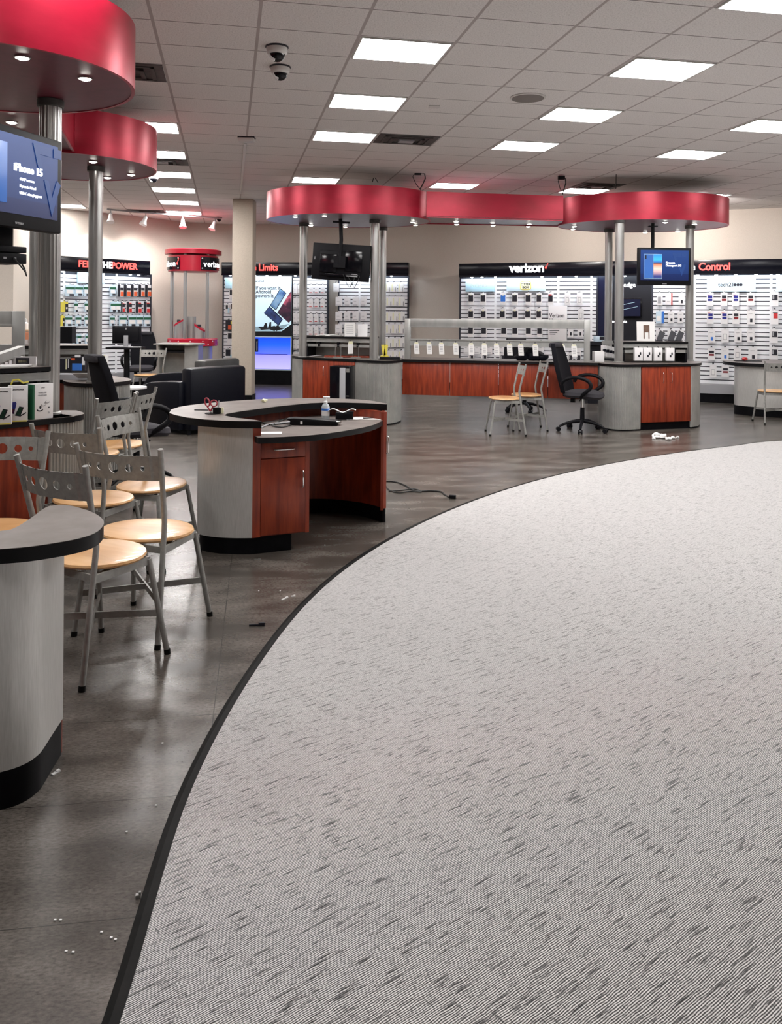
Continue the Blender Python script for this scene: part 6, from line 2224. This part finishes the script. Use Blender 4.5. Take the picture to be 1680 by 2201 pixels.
for (dx, dy, r_, h0, h1, sl, top) in ((-.22, -.18, .095, 1.0, 1.30, .12, True), (-.03, .02, .085, 1.0, 1.42, 0, False), (.17, -.16, .10, 1.0, 1.21, -.13, True)):
    b = MB()
    n = 24
    lo = [b.v((dx + r_ * math.cos(2 * PI * k / n), dy + r_ * math.sin(2 * PI * k / n), h0)) for k in range(n)]
    hi = [b.v((v.co.x, v.co.y, h1 + sl * (v.co.x - dx) / r_ * .5)) for v in lo]
    for k in range(n):
        b.face([lo[k], lo[(k + 1) % n], hi[(k + 1) % n], hi[k]])
    b.face(hi)
    tb_ = b.build('product_tube', M['alu'], t)
    if top:
        b = MB()
        a_ = [b.v((dx + (r_ + .004) * math.cos(2 * PI * k / n), dy + (r_ + .004) * math.sin(2 * PI * k / n), h1 + sl * math.cos(2 * PI * k / n) * .5 - .02)) for k in range(n)]
        c_ = [b.v((v.co.x, v.co.y, v.co.z + .035)) for v in a_]
        for k in range(n):
            b.face([a_[k], a_[(k + 1) % n], c_[(k + 1) % n], c_[k]])
        b.face(c_)
        b.build('red_cap', M['redpaint'], tb_)
        b = MB(); b.box(dx - .03, dy - .06, h1 + .01, dx + .03, dy, h1 + .06); b.build('sample_phone', M['dark'], tb_, bevel=.008)

# ------------------------------------------------------------------ grey side desk, monitor stand
dk = at(385, 740, 14.6)
t = thing('side_desk', 'grey high desk with open dark shelf in front of the red kiosk', 'desk', (dk.x, 14.6, 0), -.04)
b = MB(); b.lathe([(.02, .93), (.30, .93), (.30, .955), (.02, .958)], 40, c=(.1, .15, 0), sy=1.1); b.box(-.42, -.12, .93, .12, .5, .956); b.build('desktop', M['alu'], t, bevel=.004)
b = MB(); b.box(-.36, .3, 0, .3, .34, .93); b.box(-.36, -.05, 0, -.33, .34, .93); b.box(.10, -.02, 0, .34, .3, .93); b.build('base_panels', M['corrug'], t, smooth=False)
b = MB(); b.box(-.33, -.03, .80, .1, .3, .83); b.build('dark_shelf', M['plastic'], t)
b = MB(); b.box(-.08, -.12, 0, .10, -.04, .012); tag(b.build('yellow_booklet', M['paleyellow'], loc=(X(393, 14.5), 14.66, .9565)), 'thin yellow booklet on the grey side desk by the red kiosk', 'booklet')

md = 14.3
mx_ = at(272, 740, md).x
t = thing('monitor_stand', 'black single-column stand with small top at the far left', 'stand', (mx_, md, 0))
b = MB(); b.box(-.30, -.18, .865, .26, .22, .90); b.build('stand_top', M['plastic'], t, bevel=.004)
b = MB(); b.tube([(0, .02, .02), (0, .02, .87)], .05, 14); b.build('column', M['plastic'], t)
b = MB(); b.box(-.25, -.2, 0, .25, .24, .03); b.build('foot', M['plastic'], t, bevel=.006)
t = thing('computer_monitor', 'black computer monitor seen from behind on the far left stand', 'monitor', (mx_, md, .90), .03)
b = MB(); b.box(-.245, 0, .06, .245, .03, .36); b.box(-.2, -.03, .1, .2, 0, .33); b.build('housing', M['plastic'], t, bevel=.008)
b = MB(); b.box(-.035, -.06, 0.01, .035, -.02, .2); b.box(-.09, -.08, 0, .09, .08, .012); b.build('stand', M['grey'], t, bevel=.003)
b = MB(); b.box(-.008, -.033, .30, .002, -.03, .33); b.build('logo_mark', M['white'], t, smooth=False)
b = MB(); b.box(-.1, -.05, 0, .1, .05, .012); tag(b.build('white_papers', M['paper'], loc=(mx_ + .17, md - .1, .9005)), 'white papers at the right of the far monitor', 'paper')
hang_box('yellow_booklets', 'pale yellow and white booklets in a rack left of the far stand', 228, 780, 13.6, .06, .26, .05, [M['card'], M['paleyellow']], 0, [(0, 1, 0, .4)], cat='booklet')
b = MB(); b.box(-.03, -.03, 0, .03, .03, .64); tag(b.build('booklet_post', M['plastic'], loc=(at(228, 780, 13.66).x, 13.66, 0)), 'thin black post behind the yellow booklets', 'post')

# wall outlet and its cord
t = thing('wall_outlet', 'white wall outlet with plugged cord between the two display walls', 'outlet', at(960, 667, 17.40))
b = MB(); b.box(-.045, -.012, -.075, .045, 0.02, .075); b.build('cover_plate', M['white'], t, bevel=.003)
b = MB(); b.box(-.02, -.045, -.045, .02, -.012, -.01); b.build('plug', M['plastic'], t)
b = MB(); b.tube([(0, -.04, -.03), (-.03, -.045, -.07), (-.045, -.02, -.2), (-.05, -.015, -.9), (-.05, -.01, -1.4)], .008, 6); b.build('cord', M['cable'], t)
